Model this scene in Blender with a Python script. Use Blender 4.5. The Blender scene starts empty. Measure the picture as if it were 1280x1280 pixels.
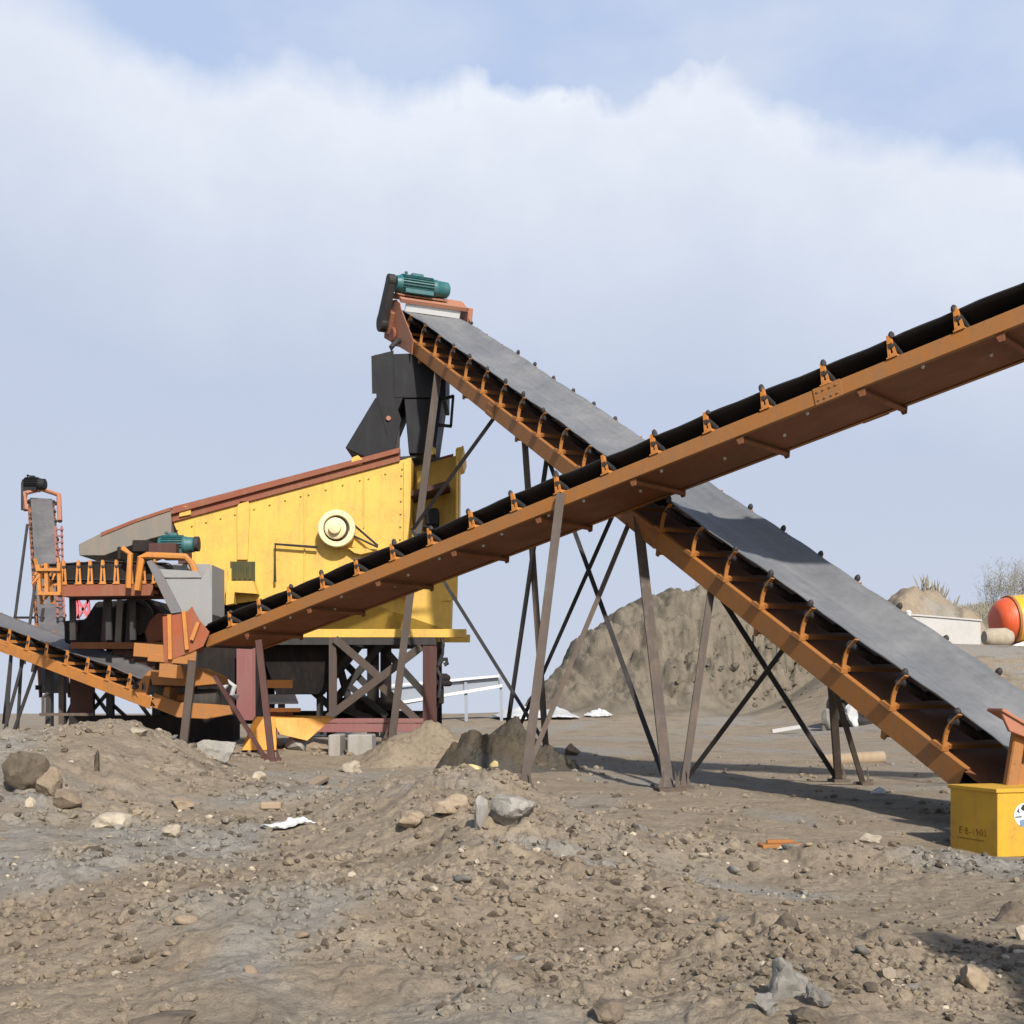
import bpy, bmesh, math, random
import numpy as np
from mathutils import Vector, Matrix
random.seed(7); RNG = np.random.default_rng(7)
SC = bpy.context.scene
COL = SC.collection
F, CX, CY, CZ = 1600.0, 640.0, 870.0, 1.2      # focal length in photo pixels, principal point, eye height

def P(px, py, D):                                # a photo point at a chosen distance -> a place in the world
    return Vector(((px-CX)/F*D, D, CZ+(CY-py)/F*D))
V = Vector

# ------------------------------------------------------------------ noise
def _hash(ix, iy, iz, seed):
    h = (ix.astype(np.int64)*374761393 + iy.astype(np.int64)*668265263 + iz.astype(np.int64)*2147483647 + seed*974634777) & 0xffffffff
    h = ((h ^ (h >> 13))*1274126177) & 0xffffffff
    h = ((h ^ (h >> 16))*2246822519) & 0xffffffff
    return ((h ^ (h >> 15)) & 0xffffff)/float(0xffffff)
def vnoise(x, y, z=None, seed=0):
    x = np.asarray(x, float); y = np.asarray(y, float)
    z = np.zeros_like(x) if z is None else np.asarray(z, float)
    ix, iy, iz = np.floor(x), np.floor(y), np.floor(z)
    fx, fy, fz = x-ix, y-iy, z-iz
    s = lambda t: t*t*t*(t*(t*6-15)+10)
    ux, uy, uz = s(fx), s(fy), s(fz)
    r = 0
    for dx in (0, 1):
        for dy in (0, 1):
            for dz in (0, 1):
                w = (ux if dx else 1-ux)*(uy if dy else 1-uy)*(uz if dz else 1-uz)
                r = r + w*_hash(ix+dx, iy+dy, iz+dz, seed)
    return r*2-1
def fbm(x, y, o=4, seed=0, g=.5, billow=False):
    a, t, n = 1., 0., 0.
    x = np.asarray(x, float); y = np.asarray(y, float)
    for k in range(o):
        v = vnoise(x, y, None, seed+k*17)
        t = t + a*(np.abs(v)*2-.7 if billow else v); n += a
        x, y = x*1.93*.8-y*1.93*.6, x*1.93*.6+y*1.93*.8
        a *= g
    return t/n
def sst(a, b, x):
    t = np.clip((np.asarray(x, float)-a)/(b-a), 0, 1); return t*t*(3-2*t)
def G(x, y, cx, cy, sx, sy): return np.exp(-.5*(((x-cx)/sx)**2+((y-cy)/sy)**2))

# ------------------------------------------------------------------ the lie of the land (heights from the ground datum, eye at CZ)
def land(X, D):
    X = np.asarray(X, float); D = np.asarray(D, float)
    z = np.full(X.shape, -1.12)
    z = z + .33*G(X, D, -3.6, 24.5, 4.2, 3.6)
    z = z + .72*G(X, D, -5.7, 13.2, 1.7, 2.5) + .42*G(X, D, -3.85, 13.0, .62, 1.5) + .22*G(X, D, -1.75, 11.3, .8, 1.0)
    z = z - .10*G(X, D, -2.6, 16.5, .8, 1.6) - .08*G(X, D, -2.3, 13.5, .5, 1.)
    z = z + .60*G(X, D, 5., 47, 10, 5.)
    z = z + .12*G(X, D, -3.6, 9.5, 1.5, 2.)
    z = z + .43*G(X, D, -.35, 9.8, .66, .85) + .32*G(X, D, -.1, 7.7, .62, 1.0) + .16*G(X, D, -2.6, 7.6, .7, .8) - .14*G(X, D, -1.95, 10.4, .45, .7) + .12*G(X, D, -1.2, 6.2, 1.0, .6)
    z = z - .20*G(X, D, 4.3, 10.6, 1.4, 1.6)
    z = z + .08*G(X, D, 1.05, 4.7, .28, .3) + .10*G(X, D, 2.5, 9.2, .9, .4) - .08*G(X, D, 2.0, 7.5, 1.2, 1.0)
    z = z + .06*G(X, D, .2, 5.6, 1.6, .7)
    far = np.maximum(D-70, 0); z = z - far*.0137
    w = sst(7.5, 14.5, X)
    bank = w*2.7*sst(29, 47, D); z = z + bank
    # the big spoil heap behind, and the far grey one
    wob = .10*fbm(X*.35, D*.35, 4, 91)
    r = np.sqrt(((X-7.2)/np.where(X > 7.2, 9.3, 7.6))**2+((D-51.5)/7.6)**2)+wob
    h = 4.5*sst(1.05, .34, r)*(1+.03*(X-7.2)+.12*fbm(X*.3+3, D*.15, 2, 97))
    q = X*.9+.25*D; e = sst(.0, .9, h)
    h = h + e*(.50*fbm(q*.7, h*.8+D*.12, 4, 55, billow=True)+.26*fbm(q*2.0, h*2.0+D*.2, 3, 58, billow=True)+.13*fbm(q*5.5, h*5.5+D*.4, 3, 59, billow=True))
    cut = G(X, h, 9.2, 2.1, 3.2, .75)*e          # the scarp where the face has slipped
    h = h + cut*(1.0*fbm(q*1.5, h*1.9, 4, 61, billow=True)-.25)
    z = z + np.maximum(h-bank*1.25, 0)
    r2 = np.sqrt(((X-24.0)/6.0)**2+((D-76)/6.)**2)+.22*fbm(X*.45, D*.45, 4, 13)
    z = z + 4.7*sst(1.05, .12, r2)*(1+.12*fbm(X*1.2, D*.6, 3, 14))
    z = z + w*4.7*sst(76, 90, D)*(1+.25*fbm(X*.3, D*.1, 3, 31))*sst(24, 31, X)
    return z
def rough(X, D):                                 # how lumpy the dirt is
    m = .16+.7*sst(11.5, 8.5, D)*sst(3.0, .2, X)*(.55+.45*sst(-.25, .25, vnoise(X*.55, D*.55, None, 77)))+.8*G(X, D, -4.5, 12.5, 2.8, 3.2)+.75*G(X, D, 2.5, 9.0, 1.1, .6)+.55*G(X, D, -.3, 9.2, .8, 1.3)+.35*G(X, D, .1, 7, .8, 1)+.6*G(X, D, 1.2, 5.2, .8, .8)
    m = m + .35*G(X, D, -3, 22, 4, 3)
    return np.clip(m, 0, 1.5)
def ground_h(X, D, fine=True):
    X = np.asarray(X, float); D = np.asarray(D, float)
    z = land(X, D)
    m = rough(X, D)
    near = sst(70, 25, D)
    z = z + m*near*(.13*fbm(X*1.0, D*1.0, 3, 3)+.040*fbm(X*3.1, D*3.1, 4, 21, g=.62))
    if fine:
        f = sst(24, 12, D)
        z = z + f*m*(.026*fbm(X*8.5, D*8.5, 4, 33, g=.7))+f*.008*fbm(X*5, D*5, 3, 44)
        cl = sst(.25, .62, vnoise(X*6.2, D*6.2, None, 71))*sst(-.2, .4, vnoise(X*1.3, D*1.3, None, 72))
        z = z + f*m*(.045*cl+.022*sst(.1, .5, vnoise(X*13, D*13, None, 75))*sst(-.1, .5, vnoise(X*1.9, D*1.9, None, 76)))
    return z+CZ
def gh(x, y): return float(ground_h(np.array([x]), np.array([y]))[0])

# ------------------------------------------------------------------ materials
def nodes(name):
    m = bpy.data.materials.new(name); m.use_nodes = True
    nt = m.node_tree; nt.nodes.clear()
    out = nt.nodes.new('ShaderNodeOutputMaterial'); b = nt.nodes.new('ShaderNodeBsdfPrincipled')
    nt.links.new(b.outputs[0], out.inputs[0])
    return m, nt, b
def N(nt, t, **k):
    n = nt.nodes.new(t)
    for a, v in k.items():
        if a[:2] == 'i_': n.inputs[int(a[2:]) if a[2:].isdigit() else a[2:].replace('_', ' ')].default_value = v
        else: setattr(n, a, v)
    return n
def mixc(nt, fac, a, b, mode='MIX'):
    n = nt.nodes.new('ShaderNodeMix'); n.data_type = 'RGBA'; n.blend_type = mode
    for s, v in ((n.inputs[0], fac), (n.inputs[6], a), (n.inputs[7], b)):
        if hasattr(v, 'links') or hasattr(v, 'is_output'): nt.links.new(v, s)
        elif isinstance(v, (int, float)): s.default_value = v
        else: s.default_value = (*v, 1)
    return n.outputs[2]
def ramp(nt, src, *stops):
    r = nt.nodes.new('ShaderNodeValToRGB'); e = r.color_ramp.elements
    while len(e) < len(stops): e.new(.5)
    for k, (p, c) in enumerate(stops):
        e[k].position = p; e[k].color = (c, c, c, 1) if isinstance(c, (int, float)) else (*c, 1)
    nt.links.new(src, r.inputs[0]); return r.outputs[0]
def coords(nt, scale=(1, 1, 1)):
    t = nt.nodes.new('ShaderNodeTexCoord'); mp = nt.nodes.new('ShaderNodeMapping'); mp.inputs[3].default_value = scale
    nt.links.new(t.outputs['Object'], mp.inputs[0]); return mp.outputs[0]
def noi(nt, co, scale, detail=5, rough=.6, dist=0):
    n = nt.nodes.new('ShaderNodeTexNoise'); n.inputs['Scale'].default_value = scale; n.inputs['Detail'].default_value = detail
    n.inputs['Roughness'].default_value = rough; n.inputs['Distortion'].default_value = dist
    nt.links.new(co, n.inputs['Vector']); return n.outputs[0]
def bump(nt, b, src, strength=.3, dist=.01):
    n = nt.nodes.new('ShaderNodeBump'); n.inputs['Strength'].default_value = strength; n.inputs['Distance'].default_value = dist
    nt.links.new(src, n.inputs['Height']); nt.links.new(n.outputs[0], b.inputs['Normal'])

def paint(name, col, dirt=(.16, .115, .075), amt=.45, rough=.5, rust=(.10, .035, .012), rustamt=.25, metal=0., streak=True, spec=.4):
    m, nt, b = nodes(name)
    c = coords(nt); cs = coords(nt, (5, 5, .5))
    n1 = noi(nt, c, 1.7, 6, .65); n2 = noi(nt, c, 14, 4, .7); n3 = noi(nt, cs, 2.2, 5, .6)
    v = mixc(nt, ramp(nt, n2, (.35, 0.), (.75, .22)), col, tuple(x*.72 for x in col))
    d = mixc(nt, ramp(nt, n1, (.42, 0.), (.78, amt)), v, dirt)
    if streak: d = mixc(nt, ramp(nt, n3, (.49, 0.), (.74, amt*.85)), d, dirt)
    sp = noi(nt, c, 38, 3, .6)
    mu = N(nt, 'ShaderNodeMath', operation='MULTIPLY'); nt.links.new(ramp(nt, sp, (.60, 0.), (.68, 1.)), mu.inputs[0]); nt.links.new(ramp(nt, n1, (.45, 0.), (.62, rustamt*2)), mu.inputs[1])
    d = mixc(nt, mu.outputs[0], d, rust)
    nt.links.new(d, b.inputs['Base Color'])
    nt.links.new(ramp(nt, n1, (.3, rough), (.75, min(1, rough+.35))), b.inputs['Roughness'])
    b.inputs['Metallic'].default_value = metal; b.inputs['Specular IOR Level'].default_value = spec
    bump(nt, b, n2, .25, .006)
    return m

M = {}
M['orange'] = paint('orange_paint', (.31, .122, .026), amt=.5, rough=.5)
M['orange_light'] = paint('orange_fresh_paint', (.47, .18, .032), amt=.4, rough=.48)
M['orange_bright'] = paint('bright_orange_paint', (.62, .26, .03), amt=.35, rough=.45)
M['orange_pink'] = paint('faded_orange_paint', (.33, .135, .08), dirt=(.24, .16, .12), amt=.6, rough=.6)
M['orange_dark'] = paint('oxide_orange_pan', (.20, .07, .024), dirt=(.11, .06, .035), amt=.6, rough=.6, rustamt=.4)
M['yellow'] = paint('yellow_paint', (.59, .375, .068), dirt=(.33, .22, .085), amt=.5, rough=.45, rustamt=.3)
M['yellow_box'] = paint('deep_yellow_paint', (.54, .30, .018), dirt=(.24, .16, .06), amt=.5, rough=.4, rustamt=.2)
M['cream'] = paint('cream_paint', (.72, .60, .36), dirt=(.4, .3, .15), amt=.4, rough=.45)
M['brown'] = paint('oxide_red_paint', (.20, .055, .028), dirt=(.20, .12, .075), amt=.6, rough=.55, rustamt=.3)
M['brown_dark'] = paint('dark_maroon_paint', (.055, .018, .016), dirt=(.09, .06, .045), amt=.5, rough=.6)
M['mauve'] = paint('dusty_maroon_paint', (.20, .075, .075), dirt=(.2, .14, .12), amt=.5, rough=.6)
M['leg'] = paint('weathered_steel_leg', (.055, .043, .038), dirt=(.16, .12, .09), amt=.6, rough=.6, rustamt=.4)
M['leg_brown'] = paint('dusty_brown_steel_leg', (.055, .041, .034), dirt=(.10, .078, .064), amt=.45, rough=.6, rustamt=.5)
M['black'] = paint('black_steel', (.018, .018, .02), dirt=(.06, .05, .045), amt=.45, rough=.5, rustamt=.2)
M['black_matte'] = paint('black_machine_grime', (.013, .012, .013), dirt=(.045, .036, .03), amt=.5, rough=.8, spec=.2)
M['chute_dark'] = paint('dark_grey_sheet_steel', (.009, .010, .013), dirt=(.03, .028, .028), amt=.3, rough=.5, rustamt=.12, spec=.25)
M['chute_grey'] = paint('mid_grey_sheet_steel', (.22, .225, .235), dirt=(.27, .25, .22), amt=.4, rough=.5, rustamt=.12)
M['grey_lid'] = paint('weathered_grey_cover', (.16, .15, .135), dirt=(.24, .19, .15), amt=.5, rough=.7)
M['teal'] = paint('teal_motor_enamel', (.012, .105, .115), dirt=(.13, .16, .15), amt=.4, rough=.32, rustamt=.1)
M['white'] = paint('white_paint', (.55, .56, .58), dirt=(.5, .48, .44), amt=.25, rough=.6, rustamt=.05)
M['pale'] = paint('pale_grey_panel', (.22, .25, .30), dirt=(.28, .28, .28), amt=.3, rough=.7, rustamt=.05)
M['offwhite'] = paint('offwhite_render', (.40, .40, .40), dirt=(.32, .3, .27), amt=.4, rough=.8, rustamt=.03)
M['concrete'] = paint('concrete_block', (.27, .26, .245), dirt=(.2, .17, .13), amt=.6, rough=.9, rustamt=.05)
M['red_drum'] = paint('orange_red_enamel', (.58, .085, .028), dirt=(.45, .2, .12), amt=.3, rough=.28, rustamt=.05)
M['yellow_drum'] = paint('mixer_yellow_enamel', (.70, .34, .02), dirt=(.45, .3, .1), amt=.35, rough=.25, rustamt=.05)
M['rubber'] = paint('tyre_rubber', (.02, .02, .02), dirt=(.1, .085, .07), amt=.4, rough=.8)
M['plastic'] = paint('white_plastic_film', (.46, .47, .485), dirt=(.27, .25, .22), amt=.7, rough=.35, rustamt=0, streak=False)
M['wood'] = paint('dry_timber', (.29, .225, .155), dirt=(.2, .15, .1), amt=.5, rough=.85)
M['weed'] = paint('dry_weed_stalk', (.22, .19, .12), dirt=(.15, .13, .08), amt=.5, rough=.9)
M['scrub'] = paint('grey_dry_scrub', (.20, .185, .145), dirt=(.13, .12, .085), amt=.5, rough=.9)
M['pink'] = paint('pink_red_paint', (.50, .09, .12), dirt=(.4, .2, .2), amt=.4, rough=.5)
M['ink'] = paint('dark_stencil_ink', (.20, .10, .008), dirt=(.3, .17, .015), amt=.5, rough=.6, rustamt=0)
M['decal_white'] = paint('decal_white', (.66, .67, .68), amt=.2, rough=.35, rustamt=0)
M['decal_blue'] = paint('decal_blue', (.14, .22, .33), amt=.2, rough=.35, rustamt=0)
M['decal_dark'] = paint('decal_navy', (.02, .022, .035), amt=.2, rough=.35, rustamt=0)
M['glass'] = paint('olive_dark_opening', (.035, .035, .008), dirt=(.09, .08, .02), amt=.5, rough=.5)

def belt_mat(name, col, dust, rough_, along=None):
    m, nt, b = nodes(name)
    c = coords(nt); n1 = noi(nt, c, .9, 6, .65, .4); n2 = noi(nt, c, 9, 5, .7); n3 = noi(nt, c, 60, 2, .5)
    a = mixc(nt, ramp(nt, n1, (.32, .05), (.72, .85)), col, dust)
    a = mixc(nt, ramp(nt, n2, (.40, 0.), (.75, .4)), a, tuple(x*.65 for x in col))
    if along:                                     # scuff lines that run with the belt
        cb = N(nt, 'ShaderNodeCombineXYZ')
        for k, (vec, sc) in enumerate(((along, .35), ((along[1], -along[0], 0), 7.))):
            dt = N(nt, 'ShaderNodeVectorMath', operation='DOT_PRODUCT'); nt.links.new(c, dt.inputs[0]); dt.inputs[1].default_value = tuple(x*sc for x in vec); nt.links.new(dt.outputs['Value'], cb.inputs[k])
        sc1 = noi(nt, cb.outputs[0], 1.6, 6, .7)
        a = mixc(nt, ramp(nt, sc1, (.50, 0.), (.70, .3)), a, tuple(x*1.25 for x in dust)); a = mixc(nt, ramp(nt, sc1, (.28, .35), (.45, 0.)), a, tuple(x*.65 for x in col))
    nt.links.new(a, b.inputs['Base Color']); nt.links.new(ramp(nt, n1, (.3, rough_), (.7, rough_+.3)), b.inputs['Roughness'])
    b.inputs['Specular IOR Level'].default_value = .45
    bump(nt, b, n3, .15, .004); return m
M['belt_dusty'] = belt_mat('dusty_rubber_belt', (.105, .111, .122), (.185, .19, .198), .5, (-.381, .797, .469))
M['belt_black'] = belt_mat('black_rubber_belt', (.012, .012, .014), (.02, .019, .02), .5)
M['belt_grey'] = belt_mat('grey_rubber_belt', (.085, .083, .088), (.16, .155, .155), .45)

def soil_mat(name, dark=1., grey=.5, spoil=False):
    m, nt, b = nodes(name)
    c = coords(nt)
    big = noi(nt, c, .35, 5, .6, .5); mid = noi(nt, c, 1.6, 6, .65, .3); fin = noi(nt, c, 16, 6, .75); gr = noi(nt, c, 90, 4, .7)
    tan = tuple(x*dark for x in (.220, .180, .132)); tan2 = tuple(x*dark for x in (.285, .238, .178)); gy = tuple(x*dark for x in (.245, .234, .212)); dk = tuple(x*dark for x in (.105, .083, .062))
    a = mixc(nt, ramp(nt, mid, (.36, 0.), (.66, 1.)), tan, tan2)
    a = mixc(nt, ramp(nt, big, (.50-.1*(grey-.5), 0.), (.60-.1*(grey-.5), .9)), a, gy)
    a = mixc(nt, ramp(nt, fin, (.30, .75), (.50, 0.)), a, dk)
    vo = N(nt, 'ShaderNodeTexVoronoi'); vo.inputs['Scale'].default_value = 26; nt.links.new(c, vo.inputs['Vector'])
    peb = N(nt, 'ShaderNodeMath', operation='MULTIPLY'); nt.links.new(ramp(nt, vo.outputs['Distance'], (.10, 1.), (.22, 0.)), peb.inputs[0]); nt.links.new(ramp(nt, mid, (.45, 0.), (.62, .3)), peb.inputs[1])
    a = mixc(nt, peb.outputs[0], a, tuple(x*dark for x in (.36, .32, .27)))
    a = mixc(nt, ramp(nt, gr, (.28, .5), (.5, 0.)), a, dk)
    stn = noi(nt, c, .9, 4, .6, 1.2); a = mixc(nt, ramp(nt, stn, (.56, 0.), (.66, .45)), a, dk)
    if spoil:                                     # darker olive soil dumped in the big heap behind
        g = N(nt, 'ShaderNodeVectorMath', operation='DISTANCE'); nt.links.new(c, g.inputs[0]); g.inputs[1].default_value = (7.2, 51.5, 2)
        w_ = N(nt, 'ShaderNodeMath', operation='ADD'); nt.links.new(g.outputs['Value'], w_.inputs[0]); nt.links.new(mid, w_.inputs[1])
        mr_ = N(nt, 'ShaderNodeMapRange'); mr_.inputs[1].default_value = 9.6; mr_.inputs[2].default_value = 8.2; nt.links.new(w_.outputs[0], mr_.inputs[0])
        a = mixc(nt, mr_.outputs[0], a, mixc(nt, ramp(nt, mid, (.35, 0.), (.65, 1.)), (.115, .099, .077), (.17, .147, .115)))
    nt.links.new(a, b.inputs['Base Color']); b.inputs['Roughness'].default_value = .95; b.inputs['Specular IOR Level'].default_value = .15
    v2 = N(nt, 'ShaderNodeTexVoronoi'); v2.inputs['Scale'].default_value = 13; v2.inputs['Randomness'].default_value = 1; nt.links.new(c, v2.inputs['Vector'])
    b0 = N(nt, 'ShaderNodeBump'); b0.invert = True; b0.inputs['Distance'].default_value = .03; nt.links.new(v2.outputs['Distance'], b0.inputs['Height']); nt.links.new(ramp(nt, mid, (.40, .05), (.62, .7)), b0.inputs['Strength'])
    b1 = N(nt, 'ShaderNodeBump'); b1.inputs['Strength'].default_value = .75; b1.inputs['Distance'].default_value = .035; nt.links.new(fin, b1.inputs['Height']); nt.links.new(b0.outputs[0], b1.inputs['Normal'])
    b2 = N(nt, 'ShaderNodeBump'); b2.inputs['Strength'].default_value = .6; b2.inputs['Distance'].default_value = .008; nt.links.new(gr, b2.inputs['Height'])
    nt.links.new(b1.outputs[0], b2.inputs['Normal']); nt.links.new(b2.outputs[0], b.inputs['Normal'])
    return m
M['soil'] = soil_mat('sandy_soil', spoil=True)
M['soil_dark'] = soil_mat('dark_soil', .32, .9)  # the sandy soil colours scaled down to a darker tone
M['soil_sand'] = soil_mat('loose_sand', .95, .2)
def rock_mat(name, c1, c2):
    m, nt, b = nodes(name)
    c = coords(nt); n1 = noi(nt, c, 4, 6, .7); n2 = noi(nt, c, 25, 5, .7)
    oi = N(nt, 'ShaderNodeObjectInfo')
    a = mixc(nt, ramp(nt, n1, (.3, 0.), (.7, 1.)), c1, c2)
    a = mixc(nt, ramp(nt, n2, (.3, .5), (.5, 0.)), a, tuple(x*.5 for x in c1))
    h = N(nt, 'ShaderNodeHueSaturation'); nt.links.new(a, h.inputs['Color'])
    mr = N(nt, 'ShaderNodeMapRange'); mr.inputs['To Min'].default_value = .75; mr.inputs['To Max'].default_value = 1.25
    nt.links.new(oi.outputs['Random'], mr.inputs['Value']); nt.links.new(mr.outputs[0], h.inputs['Value'])
    nt.links.new(h.outputs[0], b.inputs['Base Color']); b.inputs['Roughness'].default_value = .9; b.inputs['Specular IOR Level'].default_value = .2
    bump(nt, b, n2, .6, .012); return m
M['rock'] = rock_mat('tan_stone', (.20, .155, .11), (.30, .24, .175))
M['rock_pale'] = rock_mat('pale_stone', (.28, .24, .18), (.38, .335, .27))
M['rock_grey'] = rock_mat('grey_stone', (.15, .145, .135), (.25, .235, .21))
M['rock_dark'] = rock_mat('dark_earth_clod', (.065, .054, .042), (.15, .12, .09))
M['soil_rock'] = soil_mat('soil_crusted_rock', .5)
M['rock_yellow'] = rock_mat('yellow_sandstone', (.36, .29, .13), (.46, .39, .22))

# ------------------------------------------------------------------ mesh helpers
ORI = {}
def perp(axis, up=V((0, 0, 1))):
    axis = axis.normalized()
    s = axis.cross(up)
    if s.length < 1e-4: s = axis.cross(V((0, 1, 0)))
    s.normalize(); return s, s.cross(axis).normalized()
class MB:
    def __init__(s): s.v = []; s.f = []
    def add(s, vs, fs):
        o = len(s.v); s.v += [tuple(x) for x in vs]; s.f += [tuple(i+o for i in f) for f in fs]; return s
    def hexa(s, a, b):                            # two quads, a and b, joined
        return s.add(list(a)+list(b), [(3, 2, 1, 0), (4, 5, 6, 7), (0, 1, 5, 4), (1, 2, 6, 5), (2, 3, 7, 6), (3, 0, 4, 7)])
    def beam(s, p, q, w, h, up=V((0, 0, 1)), w2=None, h2=None):
        p, q = V(p), V(q); a, b = perp(q-p, up); w2 = w if w2 is None else w2; h2 = h if h2 is None else h2
        r = lambda c, w, h: [c-a*w/2-b*h/2, c+a*w/2-b*h/2, c+a*w/2+b*h/2, c-a*w/2+b*h/2]
        return s.hexa(r(p, w, h), r(q, w2, h2))
    def angle(s, p, q, w, t=.012, up=V((0, 0, 1)), flip=1):   # L-section
        p, q = V(p), V(q); a, b = perp(q-p, up); a = a*flip
        s.beam(p+a*0, q+a*0, t, w, up); s.beam(p+a*(w/2+t*.1)-b*(w/2-t/2), q+a*(w/2+t*.1)-b*(w/2-t/2), w, t, up); return s
    def box(s, c, x, y, z):                       # half-vectors
        c = V(c); return s.hexa([c-x-y-z, c+x-y-z, c+x+y-z, c-x+y-z], [c-x-y+z, c+x-y+z, c+x+y+z, c-x+y+z])
    def abox(s, lo, hi):
        lo, hi = V(lo), V(hi); h = (hi-lo)/2; return s.box((lo+hi)/2, V((h.x, 0, 0)), V((0, h.y, 0)), V((0, 0, h.z)))
    def prism(s, poly, ext):
        n = len(poly); ext = V(ext); a = [V(p) for p in poly]; b = [p+ext for p in a]
        return s.add(a+b, [tuple(range(n))[::-1], tuple(range(n, 2*n))]+[(i, (i+1) % n, (i+1) % n+n, i+n) for i in range(n)])
    def lathe(s, p, axis, prof, n=20, up=V((0, 0, 1))):
        p = V(p); axis = V(axis).normalized(); a, b = perp(axis, up); vs, fs = [], []
        for (t, r) in prof:
            for k in range(n):
                th = 2*math.pi*k/n; vs.append(p+axis*t+(a*math.cos(th)+b*math.sin(th))*r)
        m = len(prof)
        for i in range(m-1):
            for k in range(n): fs.append((i*n+k, i*n+(k+1) % n, (i+1)*n+(k+1) % n, (i+1)*n+k))
        fs.append(tuple(range(n))[::-1]); fs.append(tuple((m-1)*n+k for k in range(n)))
        return s.add(vs, fs)
    def cyl(s, p, q, r, n=12, r2=None):
        p, q = V(p), V(q); L = (q-p).length; return s.lathe(p, q-p, [(0, r), (L, r if r2 is None else r2)], n)
    def tube(s, pts, r, n=7):
        pts = [V(p) for p in pts]; m = len(pts); vs, fs = [], []
        for i, p in enumerate(pts):
            t = (pts[min(i+1, m-1)]-pts[max(i-1, 0)]); a, b = perp(t, V((.13, .21, .97)))
            ri = r[i] if isinstance(r, (list, tuple)) else r
            for k in range(n):
                th = 2*math.pi*k/n; vs.append(p+(a*math.cos(th)+b*math.sin(th))*ri)
        for i in range(m-1):
            for k in range(n): fs.append((i*n+k, i*n+(k+1) % n, (i+1)*n+(k+1) % n, (i+1)*n+k))
        fs.append(tuple(range(n))[::-1]); fs.append(tuple((m-1)*n+k for k in range(n)))
        return s.add(vs, fs)
    def build(s, name, mat, parent=None, bevel=0., smooth=False, loc=None):
        vs = np.array(s.v, float); c = (vs.min(0)+vs.max(0))/2
        if parent is None:
            c[2] = vs[:, 2].min()
        if loc is not None: c = np.array(loc)
        me = bpy.data.meshes.new(name); me.from_pydata([tuple(x) for x in vs-c], [], s.f); me.update()
        bm = bmesh.new(); bm.from_mesh(me); bmesh.ops.recalc_face_normals(bm, faces=bm.faces); bm.to_mesh(me); bm.free()
        me.materials.append(M[mat] if isinstance(mat, str) else mat)
        if smooth:
            me.polygons.foreach_set('use_smooth', [True]*len(me.polygons))
            try: me.set_sharp_from_angle(angle=math.radians(smooth if smooth is not True else 40))
            except Exception: pass
        o = bpy.data.objects.new(name, me); COL.objects.link(o)
        base = V((0, 0, 0))
        if parent is not None: o.parent = parent; base = ORI[parent.name]
        o.location = V(c)-base; ORI[o.name] = V(c)
        if bevel:
            b = o.modifiers.new('edge', 'BEVEL'); b.width = bevel; b.segments = 1; b.limit_method = 'ANGLE'; b.angle_limit = math.radians(50)
        return o
def tag(o, label=None, cat=None, group=None, kind=None):
    if label: o['label'] = label
    if cat: o['category'] = cat
    if group: o['group'] = group
    if kind: o['kind'] = kind
    return o
def thing(name, label, cat, loc, group=None):
    o = bpy.data.objects.new(name, None); COL.objects.link(o); o.location = loc; o.empty_display_size = .3
    ORI[o.name] = V(loc); return tag(o, label, cat, group)
def quadmesh(name, verts, faces, mat, smooth=True, parent=None):
    me = bpy.data.meshes.new(name)
    nv, nf = len(verts), len(faces)
    me.vertices.add(nv); me.vertices.foreach_set('co', np.asarray(verts, np.float32).ravel())
    k = faces.shape[1]
    me.loops.add(nf*k); me.loops.foreach_set('vertex_index', np.asarray(faces, np.int32).ravel())
    me.polygons.add(nf); me.polygons.foreach_set('loop_start', np.arange(0, nf*k, k, dtype=np.int32))
    try: me.polygons.foreach_set('loop_total', np.full(nf, k, np.int32))
    except Exception: pass
    me.update(calc_edges=True); me.validate()
    me.polygons.foreach_set('use_smooth', np.full(nf, smooth))
    me.materials.append(M[mat]); o = bpy.data.objects.new(name, me); COL.objects.link(o)
    return o

# ------------------------------------------------------------------ ground: one polar sheet round the camera out to the horizon
def make_ground():
    th = np.concatenate([np.linspace(-180, -34, 26)[:-1], np.linspace(-34, -25, 24)[:-1], np.linspace(-25, 25, 660), np.linspace(25, 34, 24)[1:], np.linspace(34, 180, 26)[1:-1]])
    th = np.radians(th); nc = len(th)
    r = np.concatenate([np.geomspace(.4, 3.8, 34)[:-1], np.geomspace(3.8, 30, 430)[:-1], np.geomspace(30, 41, 34)[:-1], np.linspace(41, 53, 170)[:-1], np.geomspace(53, 100, 90)[:-1], np.geomspace(100, 6000, 40)]); nr = len(r)
    R, T = np.meshgrid(r, th, indexing='ij'); X = R*np.sin(T); Y = R*np.cos(T)
    Z = ground_h(X, Y)
    vs = np.stack([X, Y, Z], -1).reshape(-1, 3)
    i, j = np.meshgrid(np.arange(nr-1), np.arange(nc), indexing='ij'); j2 = (j+1) % nc
    fs = np.stack([i*nc+j, (i+1)*nc+j, (i+1)*nc+j2, i*nc+j2], -1).reshape(-1, 4)[:, ::-1]
    vs = np.vstack([vs, [[0, 0, gh(0, 0)]]]); c = len(vs)-1
    fan = np.array([[c, k, (k+1) % nc, (k+1) % nc] for k in range(nc)])
    o = quadmesh('ground', vs, fs, 'soil')
    tag(o, kind='structure')
    return o
make_ground()

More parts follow.
